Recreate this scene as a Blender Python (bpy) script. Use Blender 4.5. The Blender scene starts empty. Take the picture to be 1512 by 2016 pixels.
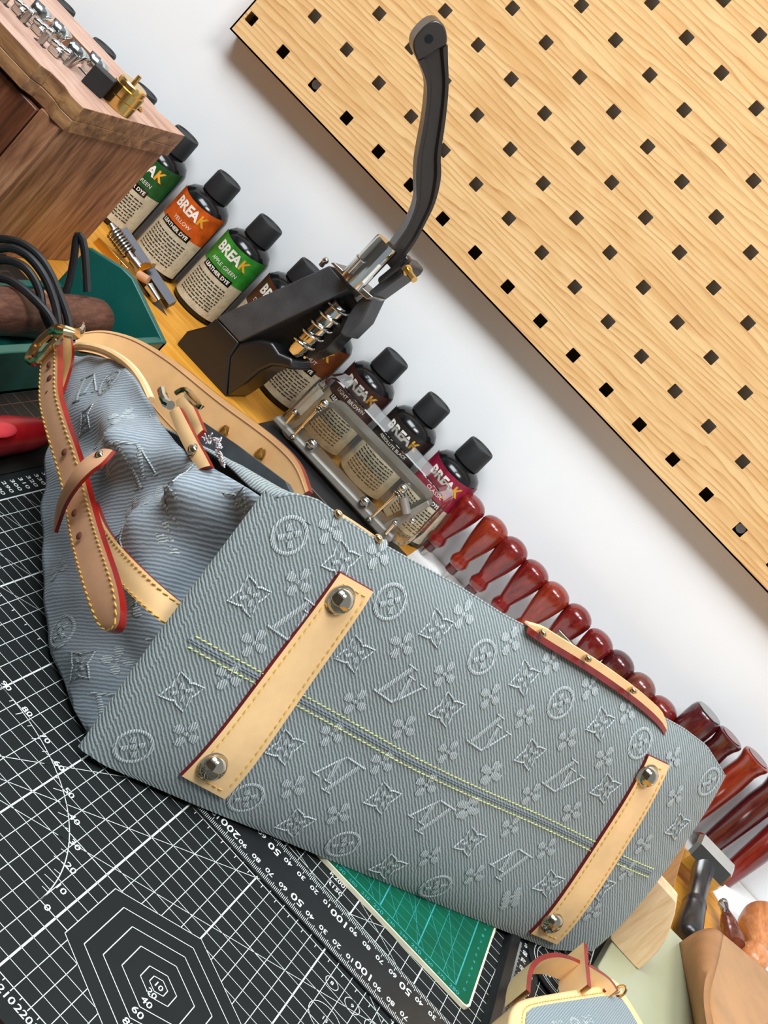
import bpy, bmesh, math, random
import numpy as np
from mathutils import Vector, Matrix
random.seed(7)
scene = bpy.context.scene
COL = scene.collection
PI = math.pi

# ------------------------------------------------------------------ camera
CAM = np.array([0.46319285, -1.22173576, 0.37897592])
CR = np.array([[0.67987768, 0.24952052, 0.68956933],
               [-0.72922944, 0.13079333, 0.67165284],
               [0.07740010, -0.95949602, 0.27088117]])      # rows: right, up, back
FPX = 3011.0
cam_d = bpy.data.cameras.new('camera'); cam = bpy.data.objects.new('camera', cam_d); COL.objects.link(cam)
cam_d.sensor_fit = 'VERTICAL'; cam_d.sensor_height = 24.0; cam_d.lens = 24.0 * FPX / 2016.0
cam_d.clip_start = 0.01; cam_d.clip_end = 50
M4 = Matrix.Identity(4)
for i in range(3):
    for j in range(3): M4[i][j] = float(CR[j][i])
    M4[i][3] = float(CAM[i])
cam.matrix_world = M4
scene.camera = cam

# ------------------------------------------------------------------ world, lights, exposure
world = bpy.data.worlds.new('room_light'); scene.world = world; world.use_nodes = True
world.node_tree.nodes['Background'].inputs[0].default_value = (0.82, 0.92, 1.0, 1)
world.node_tree.nodes['Background'].inputs[1].default_value = 0.42
def area(name, loc, target, size, power, color=(1, 1, 1), sy=None):
    l = bpy.data.lights.new(name, 'AREA'); l.energy = power; l.color = color
    l.shape = 'RECTANGLE'; l.size = size; l.size_y = sy or size
    o = bpy.data.objects.new(name, l); COL.objects.link(o); o.location = loc
    o.rotation_euler = (Vector(target) - Vector(loc)).to_track_quat('-Z', 'Y').to_euler()
    return o
area('ceiling_lamp', (0.95, -1.25, 1.75), (0.35, 0.0, 0.1), 0.70, 24, (1.0, 0.975, 0.94), 0.5)
area('ceiling_panel', (-0.25, -1.15, 2.0), (0.1, 0.1, 0.1), 1.2, 52, (0.90, 0.96, 1.0), 0.9)
scene.view_settings.view_transform = 'Standard'
scene.view_settings.look = 'None'
scene.view_settings.exposure = 0.06
scene.view_settings.gamma = 1.0
scene.view_settings.use_curve_mapping = False

# ------------------------------------------------------------------ photo pixel -> place
def V3(*a): return np.array(a, float)
def unit(v): v = np.asarray(v, float); return v / np.linalg.norm(v)
def ray(px, py):
    v = np.array([(px - 756) / FPX, -(py - 1008) / FPX, -1.0]); return v @ CR
def Wp(px, py, P0, N):
    w = ray(px, py); return CAM + w * (((np.asarray(P0) - CAM) @ N) / (w @ N))
def Wz(px, py, z=0.0): return Wp(px, py, V3(0, 0, z), V3(0, 0, 1))
def Wy(px, py, y): return Wp(px, py, V3(0, y, 0), V3(0, 1, 0))
def Wx(px, py, x): return Wp(px, py, V3(x, 0, 0), V3(1, 0, 0))

# ------------------------------------------------------------------ mesh helpers
class MB:
    def __init__(s): s.v = []; s.f = []; s.m = []; s.uv = []
    def add(s, verts, faces, mat=0, uvs=None):
        b = len(s.v)
        s.v += [tuple(map(float, p)) for p in verts]
        s.uv += [tuple(map(float, q)) for q in uvs] if uvs is not None else [(0.0, 0.0)] * len(verts)
        s.f += [tuple(b + i for i in f) for f in faces]; s.m += [mat] * len(faces)
        return s
    def box(s, c, size, ax=None, mat=0):
        c = V3(*c); A = np.eye(3) if ax is None else np.array(ax, float)
        h = np.array(size, float) / 2
        P = [c + A.T @ (h * np.array(k)) for k in [(-1,-1,-1),(1,-1,-1),(1,1,-1),(-1,1,-1),(-1,-1,1),(1,-1,1),(1,1,1),(-1,1,1)]]
        return s.add(P, [(3,2,1,0),(4,5,6,7),(0,1,5,4),(1,2,6,5),(2,3,7,6),(3,0,4,7)], mat)
    def lathe(s, prof, o=(0,0,0), axis=(0,0,1), n=20, mat=0, cap=True):
        o = V3(*o); a = unit(axis); t = V3(1,0,0) if abs(a[0]) < .9 else V3(0,1,0)
        b1 = unit(np.cross(a, t)); b2 = np.cross(a, b1); P = []; U = []
        for r, h in prof:
            for k in range(n):
                th = 2*PI*k/n; P.append(o + a*h + r*(math.cos(th)*b1 + math.sin(th)*b2)); U.append((k/n, h))
        F = []
        for i in range(len(prof)-1):
            for k in range(n):
                k2 = (k+1) % n; F.append((i*n+k, i*n+k2, (i+1)*n+k2, (i+1)*n+k))
        if cap:
            F.append(tuple(range(n-1, -1, -1))); F.append(tuple((len(prof)-1)*n + k for k in range(n)))
        return s.add(P, F, mat, U)
    def cyl(s, p0, p1, r, n=16, mat=0, r1=None):
        p0 = V3(*p0); p1 = V3(*p1); L = np.linalg.norm(p1-p0)
        return s.lathe([(r,0),(r if r1 is None else r1, L)], p0, p1-p0, n, mat)
    def tube(s, pts, r, n=10, closed=False, mat=0):
        P = [V3(*p) for p in pts]; N = len(P); V = []; F = []
        prev = None
        for i in range(N):
            if closed: t = P[(i+1) % N] - P[i-1]
            else: t = P[min(i+1, N-1)] - P[max(i-1, 0)]
            t = unit(t)
            if prev is None:
                a = V3(0,0,1) if abs(t[2]) < .9 else V3(1,0,0); b = unit(np.cross(t, a))
            else: b = unit(prev - t*(prev @ t))
            prev = b; c = np.cross(t, b); rr = r[i] if hasattr(r, '__len__') else r
            for k in range(n):
                th = 2*PI*k/n; V.append(P[i] + rr*(math.cos(th)*b + math.sin(th)*c))
        M = N if closed else N-1
        for i in range(M):
            for k in range(n):
                k2 = (k+1) % n; i2 = (i+1) % N
                F.append((i*n+k, i*n+k2, i2*n+k2, i2*n+k))
        if not closed:
            F.append(tuple(range(n-1, -1, -1))); F.append(tuple((N-1)*n+k for k in range(n)))
        return s.add(V, F, mat)
    def sphere(s, c, r, n=14, mat=0, sc=(1,1,1), ax=None):
        c = V3(*c); A = np.eye(3) if ax is None else np.array(ax, float); V = []; F = []; m = n//2
        for i in range(m+1):
            ph = PI*i/m
            for k in range(n):
                th = 2*PI*k/n; V.append(c + A.T @ (r*np.array(sc)*np.array([math.sin(ph)*math.cos(th), math.sin(ph)*math.sin(th), math.cos(ph)])))
        for i in range(m):
            for k in range(n):
                k2 = (k+1) % n; F.append((i*n+k, (i+1)*n+k, (i+1)*n+k2, i*n+k2))
        return s.add(V, F, mat)
    def prism(s, poly, off, mat=0, side=None):
        P = [V3(*p) for p in poly]; o = V3(*off); n = len(P)
        s.add(P + [p+o for p in P], [tuple(range(n)), tuple(range(2*n-1, n-1, -1))], mat)
        b = len(s.v) - 2*n
        for i in range(n):
            j = (i+1) % n; s.f.append((b+i, b+n+i, b+n+j, b+j)); s.m.append(mat if side is None else side)
        return s
    def grid(s, G, mat=0, UV=None, closeu=False):
        nu = len(G); nv = len(G[0]); V = [p for r in G for p in r]
        U = None if UV is None else [q for r in UV for q in r]
        F = []
        for i in range(nu if closeu else nu-1):
            for j in range(nv-1):
                i2 = (i+1) % nu; F.append((i*nv+j, i2*nv+j, i2*nv+j+1, i*nv+j+1))
        return s.add(V, F, mat, U)
    def build(s, name, mats, parent=None, smooth=True, ang=35, bev=0, seg=2, solid=0, sub=0, flip=False):
        me = bpy.data.meshes.new(name); me.from_pydata(s.v, [], s.f)
        if not isinstance(mats, (list, tuple)): mats = [mats]
        for m in mats: me.materials.append(m)
        me.polygons.foreach_set('material_index', s.m)
        if any(u != (0.0, 0.0) for u in s.uv):
            uvl = me.uv_layers.new(name='UVMap')
            li = np.empty(len(me.loops), int); me.loops.foreach_get('vertex_index', li)
            uvl.data.foreach_set('uv', np.array(s.uv)[li].astype(np.float32).ravel())
        bm = bmesh.new(); bm.from_mesh(me)
        bmesh.ops.recalc_face_normals(bm, faces=bm.faces) if not flip else None
        bm.to_mesh(me); bm.free()
        if smooth:
            me.polygons.foreach_set('use_smooth', [True]*len(me.polygons)); me.set_sharp_from_angle(angle=math.radians(ang))
        me.update()
        o = bpy.data.objects.new(name, me); COL.objects.link(o)
        if parent is not None: o.parent = parent; o.matrix_parent_inverse = Matrix.Translation(-parent.location)
        if solid:
            md = o.modifiers.new('thick', 'SOLIDIFY'); md.thickness = solid; md.offset = -1
        if bev:
            md = o.modifiers.new('round', 'BEVEL'); md.width = bev; md.segments = seg; md.limit_method = 'ANGLE'; md.angle_limit = math.radians(40)
        if sub:
            md = o.modifiers.new('sub', 'SUBSURF'); md.levels = sub; md.render_levels = sub
        return o
def tag(o, label, cat, group=None, kind=None):
    if label: o['label'] = label
    if cat: o['category'] = cat
    if group: o['group'] = group
    if kind: o['kind'] = kind
    return o
def thing(name, label, cat, loc=(0,0,0), group=None):
    o = bpy.data.objects.new(name, None); COL.objects.link(o); o.location = tuple(map(float, loc)); o.empty_display_size = .01
    return tag(o, label, cat, group)
def copy_tree(o, delta=(0,0,0), parent=None, swap=None):
    c = o.copy(); COL.objects.link(c)
    if parent is None: c.location = Vector(o.location) + Vector(delta)
    else: c.parent = parent
    for ch in list(o.children): copy_tree(ch, (0,0,0), c)
    return c
def resamp(pts, n):
    P = np.array(pts, float); d = np.r_[0, np.cumsum(np.linalg.norm(np.diff(P, axis=0), axis=1))]
    t = np.linspace(0, d[-1], n); return np.stack([np.interp(t, d, P[:, k]) for k in range(P.shape[1])], 1)
def smooth_pts(pts, n):
    P = np.array(pts, float)
    for _ in range(3):
        Q = [P[0]]
        for a, b in zip(P[:-1], P[1:]): Q += [a*.75+b*.25, a*.25+b*.75]
        Q.append(P[-1]); P = np.array(Q)
    return resamp(P, n)
_tc = {}
def textmesh(s, bold=0.0):
    k = (s, bold)
    if k not in _tc:
        c = bpy.data.curves.new('t', 'FONT'); c.body = s; c.size = 1; c.offset = bold; c.align_x = 'CENTER'; c.align_y = 'CENTER'; c.resolution_u = 2
        o = bpy.data.objects.new('t', c); COL.objects.link(o)
        bpy.context.view_layer.update()
        me = bpy.data.meshes.new_from_object(o)
        _tc[k] = (np.array([v.co[:] for v in me.vertices]).reshape(-1, 3)[:, :2], [tuple(p.vertices) for p in me.polygons])
        bpy.data.objects.remove(o); bpy.data.curves.remove(c); bpy.data.meshes.remove(me)
    return _tc[k]
def put_text(mb, s, o, x, y, size, bold=0.0, mat=0, sx=1.0):
    v, f = textmesh(s, bold)
    o = V3(*o); x = V3(*x); y = V3(*y)
    mb.add([o + x*p[0]*size*sx + y*p[1]*size for p in v], f, mat)

# ------------------------------------------------------------------ materials
def lin(c): return tuple(((x/255)/12.92 if x/255 <= .04045 else ((x/255+.055)/1.055)**2.4) for x in c)
class NT:
    def __init__(s, name):
        s.mat = bpy.data.materials.new(name); s.mat.use_nodes = True; s.t = s.mat.node_tree
        s.b = s.t.nodes['Principled BSDF']; s.out = s.t.nodes['Material Output']
    def n(s, typ, **kw):
        nd = s.t.nodes.new(typ)
        for k, v in kw.items(): setattr(nd, k, v)
        return nd
    def link(s, a, b): s.t.links.new(a, b)
    def tc(s, which='Object', scale=(1,1,1), rot=(0,0,0)):
        t = s.n('ShaderNodeTexCoord'); m = s.n('ShaderNodeMapping'); s.link(t.outputs[which], m.inputs[0])
        m.inputs['Scale'].default_value = scale; m.inputs['Rotation'].default_value = rot; return m.outputs[0]
    def noise(s, vec, scale=5, detail=3, rough=.5, dist=0):
        n = s.n('ShaderNodeTexNoise'); s.link(vec, n.inputs['Vector']); n.inputs['Scale'].default_value = scale
        n.inputs['Detail'].default_value = detail; n.inputs['Roughness'].default_value = rough; n.inputs['Distortion'].default_value = dist; return n.outputs['Fac']
    def ramp(s, fac, stops):
        r = s.n('ShaderNodeValToRGB'); s.link(fac, r.inputs[0]); e = r.color_ramp.elements
        while len(e) < len(stops): e.new(.5)
        for el, (p, c) in zip(e, stops): el.position = p; el.color = (*lin(c), 1)
        return r.outputs[0]
    def math(s, op, a, b=None, c=None):
        m = s.n('ShaderNodeMath', operation=op)
        for i, x in enumerate((a, b, c)):
            if x is None: continue
            if isinstance(x, (int, float)): m.inputs[i].default_value = x
            else: s.link(x, m.inputs[i])
        return m.outputs[0]
    def mix(s, fac, a, b, blend='MIX'):
        m = s.n('ShaderNodeMix', data_type='RGBA', blend_type=blend)
        for i, x in ((0, fac), (6, a), (7, b)):
            if isinstance(x, (int, float)): m.inputs[i].default_value = x
            elif isinstance(x, tuple): m.inputs[i].default_value = (*lin(x), 1)
            else: s.link(x, m.inputs[i])
        return m.outputs[2]
    def bump(s, h, strength=.3, dist=.001):
        b = s.n('ShaderNodeBump'); s.link(h, b.inputs['Height']); b.inputs['Strength'].default_value = strength; b.inputs['Distance'].default_value = dist
        s.link(b.outputs[0], s.b.inputs['Normal'])
    def color(s, c):
        if isinstance(c, tuple): s.b.inputs['Base Color'].default_value = (*lin(c), 1)
        else: s.link(c, s.b.inputs['Base Color'])
    def set(s, **k):
        for a, v in k.items(): s.b.inputs[a.replace('_', ' ')].default_value = v
        return s
def plain(name, c, rough=.5, metal=0, var=.10, nscale=60, bump=0, spec=None, bscale=None, coat=0):
    t = NT(name); v = t.tc(); f = t.noise(v, nscale, 4)
    lo = tuple(max(0, x*(1-var)) for x in c); hi = tuple(min(255, x*(1+var*.6)) for x in c)
    t.color(t.ramp(f, [(.3, lo), (.7, hi)])); t.set(Roughness=rough, Metallic=metal)
    if spec is not None: t.b.inputs['Specular IOR Level'].default_value = spec
    if coat: t.b.inputs['Coat Weight'].default_value = coat; t.b.inputs['Coat Roughness'].default_value = .1
    if bump: t.bump(t.noise(v, bscale or nscale*6, 3), bump, .0006)
    return t.mat
def wood(name, c_lo, c_mid, c_hi, axis=0, scale=30, stretch=12, rough=.5, rot=(0,0,0), dist=1.5, coat=0, bump=.1):
    t = NT(name); sc = [stretch]*3; sc[axis] = 1.0
    v = t.tc('Object', tuple(x*1.0 for x in sc), rot)
    f1 = t.noise(v, scale/ stretch*2, 5, .6, dist); f2 = t.noise(v, scale, 4, .65, .3)
    f = t.math('ADD', t.math('MULTIPLY', f1, .6), t.math('MULTIPLY', f2, .4))
    t.color(t.ramp(f, [(.36, c_lo), (.5, c_mid), (.64, c_hi)])); t.set(Roughness=rough)
    if coat: t.b.inputs['Coat Weight'].default_value = coat; t.b.inputs['Coat Roughness'].default_value = .12
    t.bump(f2, bump, .0005)
    return t.mat
def metal(name, c, rough=.2, var=.05): return plain(name, c, rough, 1.0, var, 40)
def denim(name, ang, dark=(92,102,104), light=(168,180,182), pitch=1.9, bump=.55):
    t = NT(name); tcn = t.n('ShaderNodeTexCoord'); uv = tcn.outputs['UV']
    sc = t.n('ShaderNodeVectorMath', operation='SCALE'); t.link(uv, sc.inputs[0]); sc.inputs[3].default_value = 1.0
    nz = t.noise(uv, .22, 3, .6); nz2 = t.noise(uv, 1.1, 2, .6)
    d = t.n('ShaderNodeVectorMath', operation='DOT_PRODUCT'); t.link(sc.outputs[0], d.inputs[0])
    k = 2*PI/pitch; d.inputs[1].default_value = (-math.sin(ang)*k, math.cos(ang)*k, 0)
    ph = t.math('ADD', d.outputs['Value'], t.math('MULTIPLY', nz, 5.0))
    tw = t.math('MULTIPLY_ADD', t.math('SINE', ph), .5, .5)
    big = t.noise(uv, .03, 3, .55)
    fade = t.math('MULTIPLY_ADD', big, .5, .1)
    mid = tuple(.5*a+.5*b for a, b in zip(dark, light))
    c1 = t.ramp(tw, [(.12, dark), (.55, mid), (.92, light)])
    c2 = t.mix(t.math('MULTIPLY', nz2, .34), c1, light)
    lo = tuple(x*.93 for x in mid)
    c3 = t.mix(t.math('MULTIPLY', big, .35), c2, lo)
    t.color(c3); t.set(Roughness=.92); t.b.inputs['Specular IOR Level'].default_value = .12
    t.b.inputs['Sheen Weight'].default_value = .25; t.b.inputs['Sheen Roughness'].default_value = .5
    h = t.math('ADD', tw, t.math('MULTIPLY', nz2, .8)); t.bump(h, bump, .0006)
    return t.mat
# ================================================================== MATERIAL LIBRARY
m_wall = plain('wall_paint', (236, 238, 240), .85, 0, .015, 8, .05)
m_desk = wood('desk_wood', (186, 122, 34), (212, 146, 44), (224, 164, 66), 0, 30, 14, .45)
m_paper = plain('white_sheet', (232, 232, 230), .8, 0, .02)
m_mat = plain('mat_pvc', (22, 26, 27), .74, 0, .10, 30, .10, .22, 900)
m_ink = plain('mat_print', (222, 230, 228), .7, 0, .06, 50)
m_ink_brown = plain('mat_print_brown', (92, 70, 52), .7, 0, .10, 50)
m_mat2 = plain('mat_pvc_brown', (24, 20, 18), .6, 0, .10, 30, .1, .3, 900)
m_steel_black = plain('ruler_black', (26, 27, 29), .34, .0, .12, 60, 0, .5)
m_green = plain('green_mat', (0, 88, 62), .7, 0, .08, 40, .10, .2, 900)
m_green_ink = plain('green_print', (56, 164, 168), .6, 0, .08, 40)
m_ivory = plain('ivory_edge', (236, 230, 200), .5, 0, .05)
m_black = plain('black_plastic', (14, 15, 17), .16, 0, .1, 40, 0, .5)
m_cap = plain('cap_plastic', (30, 31, 33), .55, 0, .12, 80, .06, .4)
m_cast = plain('black_cast_iron', (60, 62, 66), .5, .0, .16, 60, .25, .45, 500)
m_gloss_black = plain('black_enamel', (22, 22, 24), .30, 0, .1, 40, 0, .6)
m_chrome = metal('chrome', (205, 206, 204), .10)
m_steel = metal('brushed_steel', (176, 175, 172), .26)
m_gold = metal('pale_gold', (226, 196, 148), .12)
m_nickel = metal('polished_nickel', (196, 184, 164), .07)
m_brass = metal('brass', (222, 184, 112), .2)
m_red = plain('edge_paint_red', (134, 18, 10), .3, 0, .15, 60, 0, .5)
m_redd = plain('edge_paint_dark', (112, 14, 14), .35, 0, .15, 60, 0, .5)
def leather(name, c, var=.06, rough=.42):
    t = NT(name); v = t.tc(); f = t.noise(v, 22, 4, .6); f2 = t.noise(v, 900, 2)
    lo = tuple(x*(1-var*1.6) for x in c); hi = tuple(min(255, x*(1+var*.4)) for x in c)
    t.color(t.ramp(f, [(.3, lo), (.62, c), (.8, hi)])); t.set(Roughness=rough); t.bump(f2, .08, .0004)
    t.b.inputs['Specular IOR Level'].default_value = .35
    return t.mat
m_veg = leather('natural_leather', (252, 212, 156))
m_veg_shade_tan = leather('shade_tan_leather', (206, 158, 122), .05, .4)  # leather darkened in its colour for the strap end turned from the light
m_veg_in = leather('leather_lining', (222, 172, 112))
m_thread = plain('yellow_thread', (222, 184, 80), .8, 0, .12, 400)
m_thread_g = plain('lime_thread', (204, 208, 132), .8, 0, .14, 400)
m_groove = plain('leather_hole', (96, 48, 30), .7)
m_motif = None
def weave_mat(name):
    t = NT(name); tcn = t.n('ShaderNodeTexCoord'); uv = tcn.outputs['UV']
    d = t.n('ShaderNodeVectorMath', operation='DOT_PRODUCT'); t.link(uv, d.inputs[0])
    k = 2*PI/1.25; d.inputs[1].default_value = (math.cos(.35)*k, math.sin(.35)*k, 0)
    ph = t.math('ADD', d.outputs['Value'], t.math('MULTIPLY', t.noise(uv, .5, 2), 6.0))
    tw = t.math('MULTIPLY_ADD', t.math('SINE', ph), .5, .5)
    t.color(t.ramp(tw, [(.05, (118, 130, 134)), (.45, (176, 186, 190)), (.85, (204, 212, 214))]))
    t.set(Roughness=.9); t.b.inputs['Specular IOR Level'].default_value = .15; t.bump(tw, .6, .0006); return t.mat
m_motif = weave_mat('woven_motif')
m_denim = denim('denim_base', math.radians(-41))
m_denim_g = denim('denim_side', math.radians(129), (112, 122, 130), (166, 178, 188), 1.9, .3)
m_denim_t = denim('denim_back', math.radians(45))
m_walnut = wood('walnut', (80, 48, 32), (136, 92, 66), (172, 128, 96), 2, 26, 7, .42, (0, .12, .2), 2.0)
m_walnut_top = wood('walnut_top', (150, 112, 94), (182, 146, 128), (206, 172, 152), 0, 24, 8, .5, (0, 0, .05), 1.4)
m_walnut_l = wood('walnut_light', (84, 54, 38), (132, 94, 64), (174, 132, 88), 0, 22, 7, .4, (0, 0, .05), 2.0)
m_drawer = wood('walnut_drawer', (58, 30, 18), (88, 48, 30), (112, 66, 44), 2, 30, 8, .4, (0, .1, 0), 1.6)
m_beech = wood('beech', (214, 174, 128), (232, 198, 156), (242, 214, 176), 2, 40, 10, .5, (.3, .3, 0))
m_beech_d = wood('beech_brown', (166, 118, 74), (190, 142, 94), (206, 160, 112), 2, 40, 10, .5, (.3, .3, 0))

# ================================================================== SETTING
WALL = 0.156
mb = MB(); mb.box((0.3, WALL+.05, .9), (5.0, .1, 3.4)); w = mb.build('wall_back', m_wall, smooth=False); w['kind'] = 'structure'
DZ = -0.003
wf = MB().box((0.3, -3.25, .9), (5.0, .1, 3.4)).build('unseen_wall_front', plain('unseen_front_paint', (120, 114, 106), .9), smooth=False); wf['kind'] = 'structure'  # unseen wall behind the camera, added to darken reflections in the chrome
wl = MB().box((-2.25, -1.55, .9), (.1, 3.5, 3.4)).build('unseen_wall_left', plain('unseen_left_paint', (150, 146, 140), .9), smooth=False); wl['kind'] = 'structure'  # second unseen wall, added for contrast in the metal reflections
desk = thing('workbench', 'honey yellow wooden workbench top under mats and tools', 'workbench', (0.35, -.3, DZ))
MB().box((0.35, -.307, DZ-.0125), (2.2, .924, .025)).build('desk_top', m_desk, desk, bev=.002)
for sx in (-.68, 1.38):
    for sy in (-.72, .1):
        MB().box((sx, sy, DZ-.025-.35), (.05, .05, .70)).build('leg', m_desk, desk, bev=.002)
fl = MB().box((0.3, -1.5, DZ-.025-.70-.025), (5.0, 3.4, .05)).build('floor', plain('floor_concrete', (120, 116, 110), .8), smooth=False); fl['kind'] = 'structure'

# ------------------------------------------------------------------ pegboard
PY = .131; PITCH = .04211; HS = .0050
pc = Wy(495, 37, PY); PX0, PZ0 = pc[0], pc[2]
NI, NJ = 20, 13
xl = Wy(461, 46, PY)[0]; zb = PZ0 - .0205
GR = 15
def woodprint():
    t = NT('pine_print'); v = t.tc('Object', (1.0, 1, 7.0), (0, math.radians(GR), 0))
    f1 = t.noise(v, 10, 4, .55, 1.2)
    w = t.n('ShaderNodeTexWave', wave_type='BANDS', bands_direction='Z', wave_profile='SAW'); t.link(v, w.inputs[0])
    w.inputs['Scale'].default_value = 8.0; w.inputs['Distortion'].default_value = 13.0; w.inputs['Detail'].default_value = 3; w.inputs['Detail Scale'].default_value = .7
    v2 = t.tc('Object', (2.2, 1, 60.0), (0, math.radians(GR), 0)); f2 = t.noise(v2, 9, 3, .6)
    base = t.ramp(f1, [(.3, (222, 176, 118)), (.6, (236, 198, 142))])
    lines = t.math('MULTIPLY', t.math('POWER', w.outputs['Fac'], 3.0), t.math('MULTIPLY_ADD', f2, 2.4, -.40))
    c = t.mix(t.math('MULTIPLY', lines, .82), base, (182, 126, 70))
    t.color(c); t.set(Roughness=.42); t.bump(lines, .05, .0003); return t.mat
m_pine = woodprint()
m_pegback = plain('panel_back_paint', (60, 52, 44), .7)
peg = thing('pegboard', 'pine print steel pegboard with square holes hung on white wall', 'pegboard', (PX0+.4, PY, zb))
mb = MB(); TH = .0016
xs = [xl] + [PX0 + PITCH*(i+.5) for i in range(NI-1)] + [PX0 + PITCH*(NI-1) + .0205]
zs = [zb] + [PZ0 + PITCH*(j+.5) for j in range(NJ-1)] + [PZ0 + PITCH*(NJ-1) + .0205]
for i in range(NI):
    for j in range(NJ):
        cx, cz = PX0 + PITCH*i, PZ0 + PITCH*j
        o = [(xs[i], zs[j]), (xs[i+1], zs[j]), (xs[i+1], zs[j+1]), (xs[i], zs[j+1])]
        h = []; c = .0006
        for (a, b) in ((-1,-1),(1,-1),(1,1),(-1,1)):
            k = [(a*(HS-c), b*HS), (a*HS, b*(HS-c))]
            if a*b > 0: k = k[::-1]
            h += [(cx+p, cz+q) for p, q in k]
        V = [(x, PY, z) for x, z in o+h] + [(x, PY+TH, z) for x, z in o+h]
        F = []
        for k in range(4):
            k2 = (k+1) % 4
            F += [(k, k2, 4+2*k2, 4+2*k+1), (4+2*k, k, 4+2*k+1)]
            F += [(12+k2, 12+k, 16+2*k+1, 16+2*k2), (12+k, 16+2*k, 16+2*k+1)]
        nb = len(F)
        F += [(4+k, 4+(k+1) % 8, 16+(k+1) % 8, 16+k) for k in range(8)]
        mb.add(V, F, 0)
p = mb.build('perforated_panel', m_pine, peg, smooth=False)
DEP = .022; mb = MB(); xr = xs[-1]; zt = zs[-1]
mb.box(((xl+xr)/2, PY+DEP/2, zb+.0008), (xr-xl, DEP, TH)); mb.box(((xl+xr)/2, PY+DEP/2, zt-.0008), (xr-xl, DEP, TH))
mb.box((xl+.0008, PY+DEP/2, (zb+zt)/2), (TH, DEP, zt-zb)); mb.box((xr-.0008, PY+DEP/2, (zb+zt)/2), (TH, DEP, zt-zb))
mb.build('folded_edge', m_pine, peg, smooth=False)
FL = .036
for zz in (zb+FL/2, zt-FL/2): MB().box(((xl+xr)/2, PY+DEP, zz), (xr-xl-.002, TH, FL)).build('return_flange', m_pegback, peg, smooth=False)
for ii in (2, 15):
    q = MB(); q.cyl((PX0+PITCH*ii, PY+.0035, PZ0+.001), (PX0+PITCH*ii, PY+DEP-.001, PZ0+.001), .0044, 18)
    q.build('mounting_stud', m_steel, peg)

# ------------------------------------------------------------------ black cutting mat with its print
OX, OY = .4443, -.6689
def ab(a, b, z): return V3(OX + a*.01, OY + b*.01, z)
matT = 0.0
cm = thing('cutting_mat', 'large black cutting mat printed with white grid lines and hexagons', 'cutting mat', (.47, -.42, DZ))
A0, A1, B0_, B1_ = -21.6, 27.0, -6.75, 54.0
mb = MB(); rad = .012
def rrect(x0, x1, y0, y1, r, n=5):
    P = []
    for cx, cy, a0 in ((x1-r, y1-r, 0), (x0+r, y1-r, 90), (x0+r, y0+r, 180), (x1-r, y0+r, 270)):
        for k in range(n+1):
            a = math.radians(a0 + 90*k/n); P.append((cx + r*math.cos(a), cy + r*math.sin(a)))
    return P
mb.prism([(x, y, DZ) for x, y in rrect(OX+A0*.01, OX+A1*.01, OY+B0_*.01, OY+B1_*.01, .004)], (0, 0, .003)).build('mat_sheet', m_mat, cm, smooth=False)
PR = MB(); ZP = .00015
def seg(mbx, p, q, wd, z=ZP, mat=0):
    p = np.array(p, float); q = np.array(q, float); d = q-p; L = np.hypot(*d)
    if L < 1e-9: return
    nn = np.array([-d[1], d[0]])/L*wd/2
    mbx.add([ab(*(p+nn), z), ab(*(p-nn), z), ab(*(q-nn), z), ab(*(q+nn), z)], [(0,1,2,3)], mat)
HC = np.array([5.05, 2.27])
def hexv(r): return [HC + r*np.array([math.cos(math.radians(90+60*k)), math.sin(math.radians(90+60*k))]) for k in range(6)]
HX = hexv(5.0)
def clip_out(p, q):
    """parts of segment pq outside the hexagon"""
    p = np.array(p, float); q = np.array(q, float); t0, t1 = 0.0, 1.0
    for k in range(6):
        a, b = HX[k], HX[(k+1) % 6]; n = np.array([-(b-a)[1], (b-a)[0]])
        f0 = (p-a) @ n; f1 = (q-a) @ n
        if f0 < 0 and f1 < 0: return [(p, q)]
        if f0 < 0: t0 = max(t0, f0/(f0-f1))
        elif f1 < 0: t1 = min(t1, f0/(f0-f1))
    if t0 >= t1: return [(p, q)]
    r = []
    if t0 > 0: r.append((p, p+(q-p)*t0))
    if t1 < 1: r.append((p+(q-p)*t1, q))
    return r
for a in range(-20, 26):
    wd = .085 if a % 5 == 0 else .036
    if a == 0: wd = .10
    for s_ in clip_out((a, -5), (a, 44)): seg(PR, *s_, wd)
for b in range(-5, 45):
    wd = .055 if b % 5 == 0 else .036
    for s_ in clip_out((-20, b), (25, b)): seg(PR, *s_, wd)
def diag(ac, bc, ang, l0, l1, wd=.036):
    c, s_ = math.cos(math.radians(ang)), math.sin(math.radians(ang))
    for g in clip_out((ac+c*l0, bc+s_*l0), (ac+c*l1, bc+s_*l1)): seg(PR, *g, wd)
for ang in (30, 45, 60): diag(-10, 0, ang, 1, 34)
for (x, y, an) in ((-20, 20.9, 27), (-20, 16.0, 30), (-20, 24.8, 33), (-15, 15.5, 35), (-20, 30, -30), (-10, 30, -45)): diag(x, y, an, 0, 14, .03)
n = 60
arc = [(-10 + 9*math.cos(PI/2*k/n), 9*math.sin(PI/2*k/n)) for k in range(n+1)]
for p, q in zip(arc[:-1], arc[1:]): seg(PR, p, q, .05)
for k in range(19):
    an = math.radians(5*k); c, s_ = math.cos(an), math.sin(an); l = .35 if k % 2 else .6
    seg(PR, (-10+c*(9-l), s_*(9-l)), (-10+c*9, s_*9), .035)
for r, tx in ((5, None), (4, '80'), (3, '60'), (2, '40'), (1, '20'), (.5, None)):
    h = hexv(r)
    for k in range(6): seg(PR, h[k], h[(k+1) % 6], .045 if r < 5 else .04)
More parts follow.
